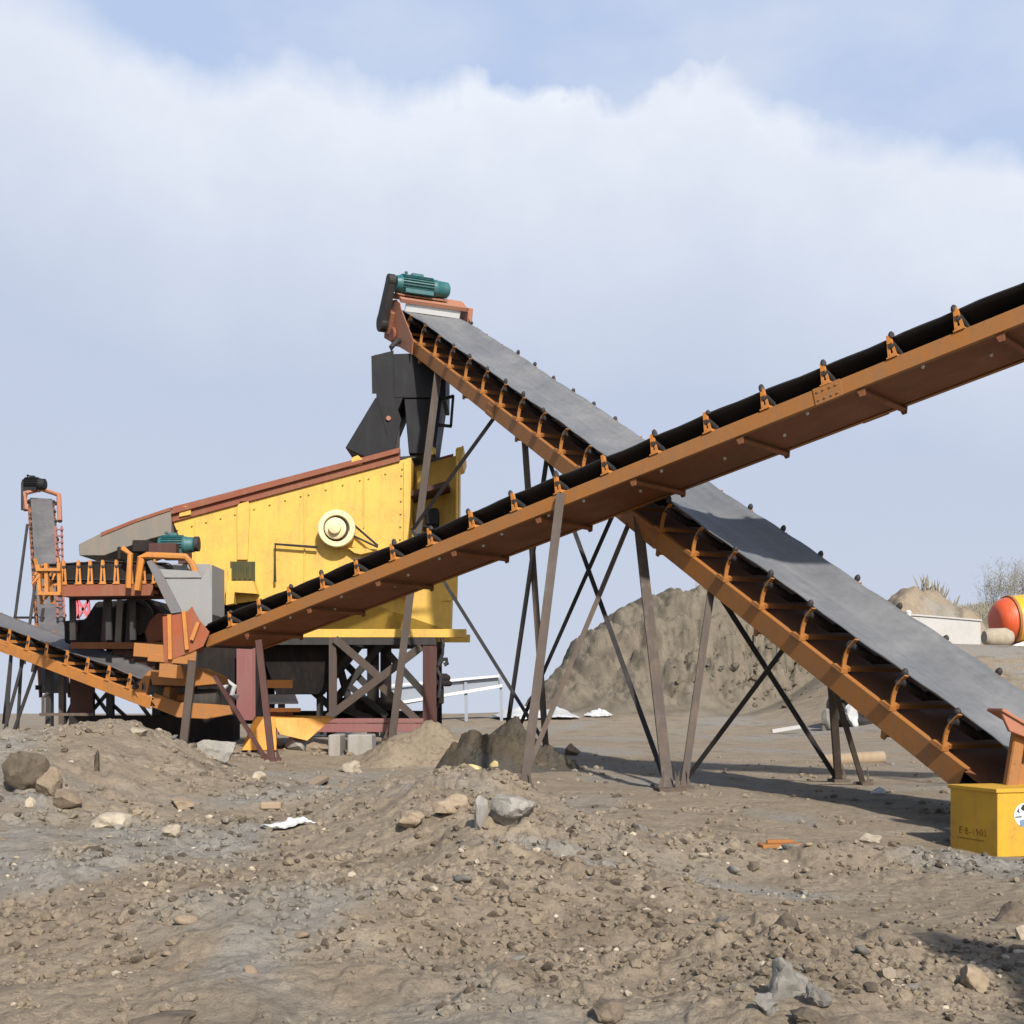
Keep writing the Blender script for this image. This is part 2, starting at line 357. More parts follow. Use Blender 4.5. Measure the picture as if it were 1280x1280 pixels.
# ------------------------------------------------------------------ rocks
def ico(sub):
    bm = bmesh.new(); bmesh.ops.create_icosphere(bm, subdivisions=sub, radius=1)
    v = np.array([x.co[:] for x in bm.verts]); f = np.array([[l.index for l in p.verts] for p in bm.faces]); bm.free(); return v, f
ICO1, ICO2, ICO4 = ico(1), ico(2), ico(4)
def rock_verts(base, seed, sq=(1, 1, .7), amp=.3, facets=15):
    v = base.copy(); rg = np.random.default_rng(seed)
    n = rg.normal(size=(facets, 3)); n /= np.linalg.norm(n, axis=1)[:, None]; d = rg.uniform(.48, .88, facets)
    for a, b in zip(n, d):                        # knock flat faces off
        t = v@a; over = np.maximum(t-b, 0); v = v-over[:, None]*a*.97
    k = 1+amp*.62*(vnoise(v[:, 0]*1.7+seed, v[:, 1]*1.7, v[:, 2]*1.7, seed)+.4*vnoise(v[:, 0]*4, v[:, 1]*4+seed, v[:, 2]*4, seed+3)+.2*vnoise(v[:, 0]*10, v[:, 1]*10+seed, v[:, 2]*10, seed+5))
    return v*k[:, None]*np.array(sq)
def rock(px, py, D, wpx, hpx, mat, label, name='stone', cat='stone', seed=1, amp=.25, sink=.25, group=None, dep=1., fix=False):
    Ds = np.linspace(3.6, 60, 6000) if D < 40 else np.array([D]); yb = py+hpx*.42
    zz = ground_h((px-CX)/F*Ds, Ds); hit = np.nonzero(zz >= CZ+(CY-yb)/F*Ds)[0]
    if D < 40 and len(hit) and not fix: D = float(Ds[hit[0]])
    c = P(px, py, D); w = wpx/F*D/2; h = hpx/F*D/2
    v = rock_verts(ICO4[0], seed, (w*1.12, w*1.12*dep, h*1.25), amp)
    z = gh(c.x, c.y)
    o = quadmesh(name, v, ICO4[1], mat, True); o.data.set_sharp_from_angle(angle=math.radians(24))
    o.location = (c.x, c.y, z+h*(1-2*sink))
    o.rotation_euler = (0, 0, seed*1.3)
    return tag(o, label, cat, group)

def gp(px, py):                                   # where a photo point falls on the ground
    Ds = np.linspace(3.6, 60, 6000); hit = np.nonzero(ground_h((px-CX)/F*Ds, Ds) >= CZ+(CY-py)/F*Ds)[0]
    return P(px, py, float(Ds[hit[0]]))
def Dg(py, z=-1.12): return F*(-z)/(py-CY)       # distance at which flat ground shows at photo height py

# ------------------------------------------------------------------ conveyors
class Conv:
    def __init__(s, root, S, d, W, L, g, hb, tr, over=.07):
        s.root, s.S, s.d, s.W, s.L, s.g, s.hb, s.tr, s.over = root, V(S), V(d).normalized(), W, L, g, hb, tr, over
        w = s.d.cross(V((0, 0, 1))).normalized()
        if w.y < 0: w = -w
        s.w = w; n = s.d.cross(w); s.n = n if n.z > 0 else -n
    def Q(s, t, a, b): return s.S+s.d*t+s.w*a+s.n*b
    def belt(s, mat, t0, t1, R, sag=.012, wob=.008, spacing=.8, thick=.018):
        """carrying run, round the head pulley, return run, round the tail pulley, as one closed loop"""
        W, tr = s.W, s.tr; na = 13; prof = []
        lv = -tr*.35
        def row(t, lift, f, th=None):
            r = []
            for k in range(na):
                u = k/(na-1); e = max(0, (abs(u-.5)-.19)/.31)
                e = e*(.86+.14*e) if e < 1 else 1
                b = lift+f*(-tr*(1-e)-lv)+lv*0
                r.append((u*W, b))
            return r
        rows = []
        nseg = max(4, int((t1-t0)/(spacing/4)))
        for k in range(nseg+1):
            t = t0+(t1-t0)*k/nseg
            f = min(1, (t-t0)/.9, (t1-t)/1.1); f = max(0, f)
            ph = (t/spacing) % 1
            z = -sag*math.sin(math.pi*ph)**2*f
            rr = row(t, lv*1., f)
            for (a, b) in rr:
                pass
            rows.append([s.Q(t, a, b+z+wob*math.sin(t*2.1+a*3)*f) for a, b in rr])
        for k in range(1, 8):
            an = math.pi*k/8; rows.append([s.Q(t1+R*math.sin(an), u/(na-1)*W, lv-R+R*math.cos(an)) for u in range(na)])
        for k in range(nseg+1):
            t = t1+(t0-t1)*k/nseg; z = -.02*math.sin(math.pi*((t/2.4) % 1))
            rows.append([s.Q(t, u/(na-1)*W, lv-2*R+z) for u in range(na)])
        for k in range(1, 8):
            an = math.pi*k/8; rows.append([s.Q(t0-R*math.sin(an), u/(na-1)*W, lv-R-R*math.cos(an)) for u in range(na)])
        m = len(rows); vs = np.array([tuple(p) for r in rows for p in r]); mb = MB(); mb.v = [tuple(x) for x in vs]
        for i in range(m):
            for k in range(na-1): mb.f.append((i*na+k, i*na+k+1, ((i+1) % m)*na+k+1, ((i+1) % m)*na+k))
        o = mb.build('belt', mat, s.root, smooth=60)
        so = o.modifiers.new('thick', 'SOLIDIFY'); so.thickness = thick; so.offset = 0
        for nm, tt in (('head_pulley', t1), ('tail_pulley', t0)):
            c = MB(); c.cyl(s.Q(tt, -.02, lv-R), s.Q(tt, W+.02, lv-R), R-.02, 20); c.cyl(s.Q(tt, -.12, lv-R), s.Q(tt, W+.12, lv-R), .045, 12)
            c.build(nm, 'black', s.root, smooth=40)
    def chan(s, a, t0, t1, mat, inward, name='side_beam', seams=(), bev=.006):
        g, hb = s.g, s.hb; mb = MB(); fl = .07
        def bx(ta, tb, a0, a1, b0, b1):
            mb.hexa([s.Q(ta, a0, b0), s.Q(ta, a1, b0), s.Q(ta, a1, b1), s.Q(ta, a0, b1)], [s.Q(tb, a0, b0), s.Q(tb, a1, b0), s.Q(tb, a1, b1), s.Q(tb, a0, b1)])
        th = .012
        bx(t0, t1, a, a+inward*th, -g-hb, -g)
        for b in (-g-th, -g-hb): bx(t0+.001, t1-.001, a+inward*th, a+inward*fl, b+.001, b+th-.001)
        o = mb.build(name, mat, s.root, bevel=bev)
        for q in seams:                            # bolted splice plates
            m2 = MB(); b0, b1 = -g-hb-.004, -g+.004
            m2.hexa([s.Q(q-.16, a-inward*.012, b0), s.Q(q-.16, a-inward*.001, b0), s.Q(q-.16, a-inward*.001, b1), s.Q(q-.16, a-inward*.012, b1)],
                    [s.Q(q+.16, a-inward*.012, b0), s.Q(q+.16, a-inward*.001, b0), s.Q(q+.16, a-inward*.001, b1), s.Q(q+.16, a-inward*.012, b1)])
            for tq in (-.11, -.04, .04, .11):
                for bq in (.25, .75): m2.lathe(s.Q(q+tq, a-inward*.012, b0+(b1-b0)*bq), -s.w*inward, [(0, .014), (.012, .013)], 6)
            m2.build('splice_plate', mat, o)
        return o
    def idlers(s, ts, mat, style, r=.05):
        W, g, tr, ov = s.W, s.g, s.tr, s.over
        for k, t in enumerate(ts):
            jit = random.uniform(-.02, .02); t = t+jit
            mb = MB()
            mb.beam(s.Q(t, -ov+.005, -g+.03), s.Q(t, W+ov-.005, -g+.03), .06, .045, s.n)
            for a, sd in ((-ov+.012, -1), (W+ov-.012, 1)):
                top = -.015
                if style == 'hook':                # a bowed upright on a stubby foot
                    pts = []
                    for q in range(7):
                        u = q/6; pts.append((t+.075*math.sin(u*math.pi)*.8-.04, a+sd*.0+(-sd)*.03*u, -g+.02+(g+top-.02)*u))
                    for p0, p1 in zip(pts[:-1], pts[1:]): mb.beam(s.Q(*p0), s.Q(*p1), .05, .016, s.d)
                    mb.hexa([s.Q(t-.06, a-.045, -g+.004), s.Q(t+.13, a-.045, -g+.004), s.Q(t+.13, a+.045, -g+.004), s.Q(t-.06, a+.045, -g+.004)],
                            [s.Q(t-.05, a-.04, -g+.05), s.Q(t+.10, a-.04, -g+.04), s.Q(t+.10, a+.04, -g+.04), s.Q(t-.05, a+.04, -g+.05)])
                else:                              # two bars leaning together
                    for e in (-.036, .036):
                        mb.beam(s.Q(t+e, a, -g+.002), s.Q(t+e*.35, a-sd*.015, top+.01), .012, .032, s.d)
                    mb.hexa([s.Q(t-.028, a-.008, top-.06), s.Q(t+.028, a-.008, top-.06), s.Q(t+.028, a+.008, top-.06), s.Q(t-.028, a+.008, top-.06)],
                            [s.Q(t-.02, a-.008, top+.03), s.Q(t+.02, a-.008, top+.03), s.Q(t+.02, a+.008, top+.03), s.Q(t-.02, a+.008, top+.03)])
                    mb.hexa([s.Q(t-.06, a-.03, -g+.002), s.Q(t+.06, a-.03, -g+.002), s.Q(t+.06, a+.03, -g+.002), s.Q(t-.06, a+.03, -g+.002)],
                            [s.Q(t-.06, a-.03, -g+.016), s.Q(t+.06, a-.03, -g+.016), s.Q(t+.06, a+.03, -g+.016), s.Q(t-.06, a+.03, -g+.016)])
            fr = mb.build('idler_bracket', mat, s.root)
            drop = r+.045
            x1, x2 = W*.30, W*.70
            for p0, p1 in (((-.045, .0-drop), (x1, -tr-drop-.01)), ((x1+.02, -tr-drop), (x2-.02, -tr-drop)), ((x2, -tr-drop-.01), (W+.045, .0-drop))):
                c = MB(); c.cyl(s.Q(t+.01, *p0), s.Q(t+.01, *p1), r, 10); c.build('roller', 'black', fr, smooth=40)
    def knobs(s, ts, far=True):                    # roller ends and grease caps that stand above the belt edge
        for t in ts:
            for a, sd in ((-.03, -1), (s.W+.03, 1)):
                h = random.uniform(.03, .075)
                if random.random() < .2: continue
                mb = MB(); mb.lathe(s.Q(t+random.uniform(-.03, .05), a, -.02), s.n, [(0, .03), (h*.6, .036), (h, .03), (h+.02, .014)], 8)
                mb.build('roller_cap', 'black', s.root, smooth=40)
    def under(s, ts, mat, pan=None, t0=0, t1=1):
        g, hb, W, ov = s.g, s.hb, s.W, s.over
        for t in ts:
            mb = MB(); mb.beam(s.Q(t, -ov+.09, -g-hb*.5), s.Q(t, W+ov-.09, -g-hb*.5), .07, .07, s.n); mb.build('cross_member', mat, s.root)
        if pan:
            mb = MB(); b = -g-hb+.016
            mb.hexa([s.Q(t0, -ov+.075, b), s.Q(t0, W+ov-.075, b), s.Q(t0, W+ov-.075, b+.006), s.Q(t0, -ov+.075, b+.006)],
                    [s.Q(t1, -ov+.075, b), s.Q(t1, W+ov-.075, b), s.Q(t1, W+ov-.075, b+.006), s.Q(t1, -ov+.075, b+.006)])
            mb.build('bottom_pan', pan, s.root)
    def returns(s, ts, mat, r=.045):
        g, hb, W, ov = s.g, s.hb, s.W, s.over
        for t in ts:
            for a in (-ov+.04, W+ov-.04):
                mb = MB()
                mb.hexa([s.Q(t-.05, a-.012, -g-hb-.002), s.Q(t+.05, a-.012, -g-hb-.002), s.Q(t+.05, a+.012, -g-hb-.002), s.Q(t-.05, a+.012, -g-hb-.002)],
                        [s.Q(t-.025, a-.012, -g-hb-.085), s.Q(t+.025, a-.012, -g-hb-.085), s.Q(t+.025, a+.012, -g-hb-.085), s.Q(t-.025, a+.012, -g-hb-.085)])
                b = mb.build('return_bracket', mat, s.root)
            c = MB(); c.cyl(s.Q(t, -ov+.06, -g-hb-.035), s.Q(t, W+ov-.06, -g-hb-.035), r*.7, 10); c.build('return_roller', mat, b, smooth=40)
def strut(root, p, q, w, mat, name='leg', into=.5, pipe=False):
    p, q = V(p), V(q); d = (q-p).normalized(); q = q+d*into; mb = MB()
    if pipe: mb.cyl(p, q, w/2, 10)
    else:                                          # a rolled channel: web and two flanges
        a, b = perp(d, V((0, 1, .01)))
        t = w*.16
        mb.beam(p, q, w, t, V((0, 1, .01)))
        for sg in (-1, 1): mb.beam(p+a*sg*(w/2-t/2)+b*w*.28, q+a*sg*(w/2-t/2)+b*w*.28, t, w*.5, V((0, 1, .01)))
    o = mb.build(name, mat, root, smooth=40 if pipe else False)
    if name == 'leg' and into > 0:
        c = q-d*into
        for k in range(40):
            if c.z <= gh(c.x, c.y)+.03: break
            c = c+d*.03
        z = gh(c.x, c.y)
        m2 = MB(); m2.box(V((c.x, c.y, z+.008)), V((w*1.25, .02, 0)), V((-.02, w*1.25, 0)), V((0, 0, .03))); pl = m2.build('base_plate', mat, o)
        for sx_ in (-1, 1):
            m2 = MB(); m2.prism([V((c.x+sx_*w*.55, c.y, z+.035)), V((c.x+sx_*w*1.1, c.y, z+.035)), V((c.x+sx_*w*.5, c.y, z+.24))], V((0, .012, 0))); m2.build('gusset', mat, o)
    return o
def motor(root, p, axis, L, R, mat='teal', up=V((0, 0, 1))):
    axis = V(axis).normalized(); p = V(p); mb = MB()
    mb.lathe(p, axis, [(0, R*.5), (0.001, R*.86), (L*.05, R*.95), (L*.08, R), (L*.70, R), (L*.72, R*1.04), (L*.76, R*1.04), (L*.78, R*.97), (L*.97, R*.93), (L, R*.7)], 24)
    a, b = perp(axis, up)
    for k in range(22):                            # cooling fins
        th = 2*math.pi*k/22
        n = a*math.cos(th)+b*math.sin(th)
        mb.beam(p+axis*L*.1+n*(R+.012), p+axis*L*.68+n*(R+.012), .008, .035, n)
    o = mb.build('motor', mat, root, smooth=40)
    j = MB(); j.box(p+axis*L*.4+b*(R+.03), axis*L*.11, a*R*.4, b*.035); j.build('terminal_box', mat, o, bevel=.01)
    f = MB()
    for sg in (-1, 1): f.box(p+axis*L*.4-b*(R*.95)+a*sg*R*.7, axis*L*.26, a*.05, b*.04)
    f.build('motor_foot', mat, o)
    e = MB(); e.lathe(p+axis*L*.2+b*(R+.0), b, [(0, .02), (.05, .02), (.06, .035), (.09, .03)], 10); e.build('lifting_eye', mat, o)
    return o

# ---------------- A: long dusty belt climbing away from the yellow box to the screen
def A_D(px): return 11.5*1374/(px+124)
dA = V((-764, 1600, 940)).normalized()
SA = P(1250, 925, 11.5)
rootA = thing('belt_conveyor', 'long orange conveyor with dusty grey belt climbing from the yellow box to the tall chute', 'conveyor', V((SA.x, SA.y, gh(SA.x, SA.y))), 'belt conveyors of the crushing plant')
A = Conv(rootA, SA, dA, 1.2, 16.9, .40, .24, .17)
A.belt('belt_dusty', -.7, 17.15, .27)
A.chan(-A.over, .18, 17.3, 'orange', 1, seams=(6.3, 12.0)); A.chan(A.W+A.over, -.6, 17.3, 'orange', -1, seams=(6.3, 12.0))
tsA = [.55+.8*k for k in range(21)]
A.idlers(tsA, 'orange', 'hook'); A.knobs(tsA[::1])
A.under([.4+1.6*k for k in range(11)], 'orange')
A.returns([1.3+2.4*k for k in range(7)], 'orange')
mb = MB(); bq = -A.g-.05
mb.hexa([A.Q(-.3, -.05, bq), A.Q(-.3, A.W+.05, bq), A.Q(-.3, A.W+.05, bq+.006), A.Q(-.3, -.05, bq+.006)], [A.Q(16.6, -.05, bq), A.Q(16.6, A.W+.05, bq), A.Q(16.6, A.W+.05, bq+.006), A.Q(16.6, -.05, bq+.006)]); mb.build('deck_plate', 'orange_dark', rootA)
mb = MB()                                          # diagonal ties in the frame plane
for k in range(10):
    t = .6+1.6*k; mb.beam(A.Q(t, 0, -A.g-.20), A.Q(t+1.5, A.W, -A.g-.20), .05, .012, A.n)
mb.build('frame_bracing', 'orange', rootA)
# head end
hp = MB()
for a in (-.13, A.W+.115):
    hp.prism([A.Q(15.9, a, -.62), A.Q(17.6, a, -.72), A.Q(17.75, a, -.2), A.Q(17.5, a, .05), A.Q(17.25, a, .12), A.Q(17.0, a, .10), A.Q(16.9, a, .02), A.Q(15.95, a, -.36)], A.w*.015)
o = hp.build('head_plate', 'orange_pink', rootA, bevel=.004)
hg = MB(); hg.prism([A.Q(17.02, -.11, .19), A.Q(17.4, -.11, .24), A.Q(17.7, -.11, .08), A.Q(17.68, -.11, .05), A.Q(17.4, -.11, .21), A.Q(17.03, -.11, .11)], A.w*(A.W+.22))
hg.build('head_guard', 'orange_pink', rootA, bevel=.004)
hg = MB(); hg.prism([A.Q(17.06, .02, -.045), A.Q(17.09, .02, -.045), A.Q(17.09, .02, .10), A.Q(17.06, .02, .10)], A.w*(A.W-.04)); hg.build('splash_plate', 'white', rootA)
hg = MB(); hg.beam(A.Q(17.0, A.W+.15, .20), A.Q(16.85, A.W+.15, -.35), .1, .06, A.d); hg.build('guard_post', 'orange_pink', rootA, bevel=.01)
mbs = MB(); mbs.beam(A.Q(17.3, -.15, .245), A.Q(17.3, A.W*.75, .245), .35, .02, A.n); mbs.build('motor_base', 'orange_pink', rootA)
motor(rootA, A.Q(17.3, -.18, .42), A.w, 1.12, .165)
bg = MB(); c0, c1 = A.Q(17.3, -.28, .46), A.Q(17.4, -.28, -.38)
dd = (c1-c0); bg.lathe(c0-A.w*.07, A.w, [(0, .12), (.14, .12)], 18); bg.lathe(c1-A.w*.07, A.w, [(0, .19), (.14, .19)], 20)
bg.beam(c0, c1, .139, .22, V((0, 0, 1)) if abs(dd.normalized().z) < .9 else A.d, h2=.34, w2=.139); bg.build('belt_guard', 'black', rootA, bevel=.008)
gb = MB(); gb.box(A.Q(17.35, -.17, -.34), A.d*.2, A.w*.05, A.n*.22); gb.lathe(A.Q(17.0, -.2, -.52), A.w, [(0, .15), (.06, .15)], 14); gb.build('bearing_housing', 'brown', rootA, bevel=.02)
sc = MB(); sc.box(A.Q(17.45, A.W*.5, -.75), A.d*.03, A.w*(A.W*.5), A.n*.07); sc.build('belt_scraper', 'brown', rootA)
for (a, b, w, m, nm) in (
    ((548, 462, A_D(548)), (489, 930, 23.0), .13, 'leg_brown', 'leg'), ((619, 520, A_D(619)), (515, 663, 23.1), .06, 'black', 'brace'),
    ((515, 663, 23.05), (661, 897, 20.5), .06, 'black', 'brace'), ((656, 552, A_D(656)), (681, 915, 20.5), .10, 'leg', 'leg'),
    ((684, 570, A_D(684)), (628, 952, 21.5), .075, 'black', 'leg'), ((684, 570, A_D(684)+.05), (836, 988, 15.3), .06, 'black', 'brace'),
    ((772, 630, A_D(772)+.3), (631, 950, 21.4), .06, 'black', 'brace'), ((792, 640, A_D(792)+.05), (650, 985, 16.6), .065, 'leg', 'brace'),
    ((797, 640, A_D(797)), (837, 998, 14.9), .125, 'leg', 'leg'), ((890, 733, A_D(890)), (854, 990, 15.1), .085, 'leg', 'leg'),
    ((896, 738, A_D(896)+.02), (1049, 978, 16.6), .06, 'black', 'brace'), ((1003, 780, 14.6), (864, 966, 16.1), .055, 'black', 'brace'),
    ((1036, 795, 14.9), (1049, 980, 16.65), .09, 'leg', 'leg'), ((1030, 815, 14.4), (1081, 985, 16.1), .06, 'leg', 'leg')):
    strut(rootA, P(*a), P(*b), w, m, nm, into=.0 if b[1] < 900 and b[0] < 600 else .5)

# ---------------- B: conveyor rising to the right across the picture
def B_D(px): return 12.6*2580/(px+1300)
dB = V((1940, -1600, 558)).normalized()
SB = P(262, 777, B_D(262))
rootB = thing('belt_conveyor', 'brown orange conveyor with a black belt rising across the picture to the upper right', 'conveyor', V((SB.x, SB.y, gh(SB.x, SB.y))), 'belt conveyors of the crushing plant')
B = Conv(rootB, SB, dB, 1.08, 17.2, .235, .175, .13, over=.06)
B.belt('belt_black', -.35, 17.0, .14)
B.chan(-B.over, -.1, 17.2, 'orange', 1, seams=(11.05,)); B.chan(B.W+B.over, -.1, 17.2, 'orange', -1, seams=(11.05,))
tsB = [.55+.75*k for k in range(22)]
B.idlers(tsB, 'orange_light', 'frame', r=.042); B.knobs(tsB)
B.under([.6+1.5*k for k in range(11)], 'orange_dark', 'orange_dark', 0, 17.1)
B.returns([.9+1.5*k for k in range(11)], 'orange_dark')
for k in range(26):
    bl = MB(); t = .5+.64*k+random.uniform(-.1, .1); bl.lathe(B.Q(t, random.choice((.05, .08, .25, .5)), -B.g-B.hb+.012), -B.n, [(0, .02), (.02, .02), (.03, .014)], 8)
    bl.build('pan_glint', 'white', rootB)  # white studs painted in as sun glints off the return brackets
for (a, b, w, m, nm) in (
    ((701, 617, B_D(701)-.12), (655, 990, 14.95), .11, 'leg_brown', 'leg'), ((246, 778, 20.7), (226, 955, 20.6), .125, 'leg_brown', 'leg'),
    ((323, 800, 20.0), (341, 965, 19.4), .10, 'brown_dark', 'leg'), ((268, 845, 20.5), (342, 965, 19.4), .065, 'brown_dark', 'brace')):
    strut(rootB, P(*a), P(*b), w, m, nm)
for a in (0, B.W): strut(rootB, B.Q(16, a, -.42), V((B.Q(16, a, 0).x+.4, B.Q(16, a, 0).y, .05)), .12, 'leg', 'leg')
sk = MB()                                          # loading skirt at the low end
q = [(203, 771), (232, 766), (240, 758), (249, 775), (262, 790), (254, 808), (239, 815), (205, 828)]
MSK = paint('red_oxide_skirt', (.26, .06, .02), amt=.5)
sk.prism([P(a, b, 20.62) for a, b in q], V((0, .02, 0))); sb_ = sk.build('loading_skirt', MSK, rootB, bevel=.004)
sk = MB(); sk.prism([P(a, b+6, 21.7) for a, b in q], V((0, .02, 0))); sk.build('loading_skirt', MSK, rootB, bevel=.004)
for (x0, y0, x1, y1) in ((212, 768, 213, 824), (230, 764, 234, 812), (248, 778, 240, 800)):
    r_ = MB(); r_.beam(P(x0, y0, 20.58), P(x1, y1, 20.58), .06, .06); r_.build('skirt_rib', 'orange_light', sb_)
tb = MB(); tb.beam(P(168, 812, 20.7), P(246, 818, 20.7), .1, .22); tb.beam(P(186, 822, 20.7), P(236, 826, 20.7), .14, .12); tb.beam(P(204, 838, 20.7), P(226, 840, 20.7), .5, .22)
tb.build('tail_frame', 'orange', rootB, bevel=.006)

# ---------------- C: short level conveyor over the crusher
rootC = thing('belt_conveyor', 'short level conveyor with closely spaced orange brackets and a green motor above the grey chute', 'conveyor', P(125, 745, 22), 'belt conveyors of the crushing plant')
SCp = P(78, 702, 21.8)
Cc = Conv(rootC, SCp, V((1, 0, .012)), .75, 2.0, .40, .20, .12, over=.05)
Cc.belt('belt_black', -.25, 1.75, .13, spacing=.25)
Cc.chan(-.05, -.1, 1.55, 'brown', 1); Cc.chan(Cc.W+.05, -.1, 1.55, 'brown', -1)
Cc.idlers([.05+.22*k for k in range(8)], 'orange_light', 'frame', r=.035); Cc.under([.2, .8, 1.4], 'brown', 'brown_dark', -.05, 1.5)
cg = MB(); cg.hexa([Cc.Q(-.2, .03, -.37), Cc.Q(-.2, .045, -.37), Cc.Q(-.2, .045, -.03), Cc.Q(-.2, .03, -.03)], [Cc.Q(1.6, .03, -.37), Cc.Q(1.6, .045, -.37), Cc.Q(1.6, .045, -.03), Cc.Q(1.6, .03, -.03)]); cg.build('side_guard', 'black_matte', rootC)
fr = MB()
for y in (21.55, 22.9):
    fr.tube([P(172, 738, y), P(176, 697, y), P(184, 694, y), P(232, 696, y), P(240, 705, y), P(246, 722, y)], .06, 8)
    fr.tube([P(160, 735, y-.05), P(163, 693, y-.05), P(153, 685, y-.05)], .05, 8)
fr.beam(P(184, 694, 21.55), P(184, 694, 22.9), .08, .06); fr.beam(P(232, 695, 21.55), P(232, 695, 22.9), .08, .06)
fr.build('head_frame', 'orange_light', rootC, smooth=40)
mp = MB(); mp.abox(P(186, 692, 21.7), P(240, 688, 22.8)); mp.build('motor_base', 'brown_dark', rootC)
motor(rootC, P(199, 681, 22.1), V((1, 0, 0)), .62, .14)
pu = MB(); pu.lathe(P(243, 680, 22.1), V((1, 0, 0)), [(0, .06), (.01, .13), (.08, .13), (.09, .06)], 18); pu.build('drive_pulley', 'black', rootC, smooth=40)
mm = MB(); mm.abox(P(165, 690, 21.9), P(198, 680, 22.5)); mm.abox(P(146, 700, 21.9), P(163, 688, 22.5)); mm.build('gearbox', 'black_matte', rootC, bevel=.02)
tl = MB()
for k in range(26):
    a = P(random.uniform(46, 76), random.uniform(706, 742), 21.6+random.uniform(-.1, .5)); tl.beam(a, a+V((random.uniform(-.12, .12), random.uniform(-.05, .05), random.uniform(-.25, .25))), .06, .03)
for (a, b) in (((48, 706), (50, 740)), ((58, 704), (59, 745)), ((74, 704), (75, 744)), ((46, 712), (76, 712)), ((48, 742), (76, 742))): tl.beam(P(*a, 21.55 if a[1] != b[1] else 21.5), P(*b, 21.55 if a[1] != b[1] else 21.5), .07, .06 if a[1] != b[1] else .05)
tl.build('tail_frame', 'orange_light', rootC)
for x in (90, 135, 165): strut(rootC, P(x, 742, 22.3), P(x+1, 800, 22.3), .1, 'black', 'leg', into=0)

# ---------------- D: low conveyor at the left edge
PD0, PD1 = P(172, 845, 21.5), P(0, 782, 24.0)
dD = (PD1-PD0).normalized()
rootD = thing('belt_conveyor', 'low orange conveyor with a grey belt running out of the left edge', 'conveyor', V((PD0.x, PD0.y, gh(PD0.x, PD0.y))), 'belt conveyors of the crushing plant')
Dc = Conv(rootD, PD0, dD, .85, 7.2, .25, .20, .09, over=.05)
Dc.belt('belt_grey', -.1, 6.6, .13); Dc.chan(-.05, -.5, 6.7, 'orange_light', 1, seams=(3.95,)); Dc.chan(Dc.W+.05, -.5, 6.7, 'orange_light', -1)
tsD = [.15+.62*k for k in range(11)]
Dc.idlers(tsD, 'orange_light', 'frame', r=.04); Dc.under([.3+1.6*k for k in range(4)], 'orange')
for (a, b) in (((14, 812, 23.9), (8, 905, 23.9)), ((30, 820, 23.7), (8, 903, 23.8)), ((27, 816, 24.4), (22, 905, 24.5)), ((48, 826, 23.4), (20, 905, 23.7))): strut(rootD, P(*a), P(*b), .055, 'black', 'leg', into=.8)
th = MB()
th.prism([P(166, 862, 21.4), P(186, 838, 21.4), P(190, 839, 21.4), P(184, 866, 21.4), P(196, 884, 21.4), P(178, 882, 21.4)], V((0, .05, 0)))
th.prism([P(192, 866, 21.4), P(224, 878, 21.4), P(262, 880, 21.4), P(286, 882, 21.4), P(290, 893, 21.4), P(258, 899, 21.4), P(222, 897, 21.4), P(190, 884, 21.4)], V((0, .1, 0)))
th.prism([P(205, 858, 21.5), P(213, 858, 21.5), P(211, 884, 21.5), P(202, 882, 21.5)], V((0, .5, 0)))
th.build('tail_frame', 'orange', rootD, bevel=.01)
tp = MB(); tp.lathe(P(232, 876, 21.65), V((1, 0, 0)), [(0, .1), (.03, .2), (.55, .2), (.58, .1)], 22); tp.build('tail_pulley', 'rubber', rootD, smooth=40)
hh = MB(); hh.prism([P(188, 838, 21.3), P(238, 838, 21.3), P(244, 834, 21.3), P(268, 844, 21.3), P(272, 855, 21.3), P(240, 858, 21.3), P(190, 856, 21.3)], V((0, .9, 0)))
hh.build('tail_hopper', 'orange', rootD, bevel=.01)

# ---------------- E: steep conveyor far left
PE0, PE1 = P(50, 812, 25.6), P(38, 622, 31)
rootE = thing('belt_conveyor', 'steep narrow grey conveyor standing behind at the far left with a dark motor on top', 'conveyor', V((PE0.x, PE0.y, gh(PE0.x, PE0.y))), 'belt conveyors of the crushing plant')
dE = (PE1-PE0).normalized(); LE = (PE1-PE0).length
E = Conv(rootE, PE0, dE, .50, LE, .2, .16, .06, over=.05)
E.belt('belt_grey', -1.2, LE, .1)
E.chan(-.05, -1.2, LE, 'orange_pink', 1); E.chan(E.W+.05, -1.2, LE, 'orange_pink', -1)
tsE = [.3+.5*k for k in range(14)]
E.idlers(tsE, 'orange_pink', 'frame', r=.035); E.knobs(tsE)
hd = MB(); hd.tube([E.Q(LE-.5, -.12, -.1), E.Q(LE-.1, -.12, .16), E.Q(LE+.05, E.W*.5, .22), E.Q(LE-.1, E.W+.14, .16), E.Q(LE-.9, E.W+.14, -.15)], .06, 8); hd.build('head_guard', 'orange_pink', rootE, smooth=40)
motor(rootE, E.Q(LE+.2, -.16, .25), V((1, 0, 0)), .55, .14, 'chute_dark')
bg = MB(); bg.beam(E.Q(LE+.2, -.17, .3), E.Q(LE-.1, -.17, -.3), .08, .25); bg.build('belt_guard', 'black', rootE, bevel=.01)
for (a, b) in (((34, 655, 29.5), (18, 775, 28)), ((18, 775, 28), (4, 905, 28)), ((43, 735, 27), (30, 830, 26.5)), ((54, 760, 26.5), (40, 840, 26.5))): strut(rootE, P(*a), P(*b), .055, 'black', 'leg', into=0)
br = MB(); br.beam(P(18, 772, 28), P(50, 772, 26.6), .05, .05); br.build('brace', 'black', rootE)
ld = MB()
for x in (71, 79): ld.beam(P(x-2, 658, 27.5), P(x+1, 772, 26.5), .045, .04)
for k in range(14): y = 662+8*k; ld.beam(P(70, y, 27.4-.07*k), P(79, y, 27.4-.07*k), .03, .03)
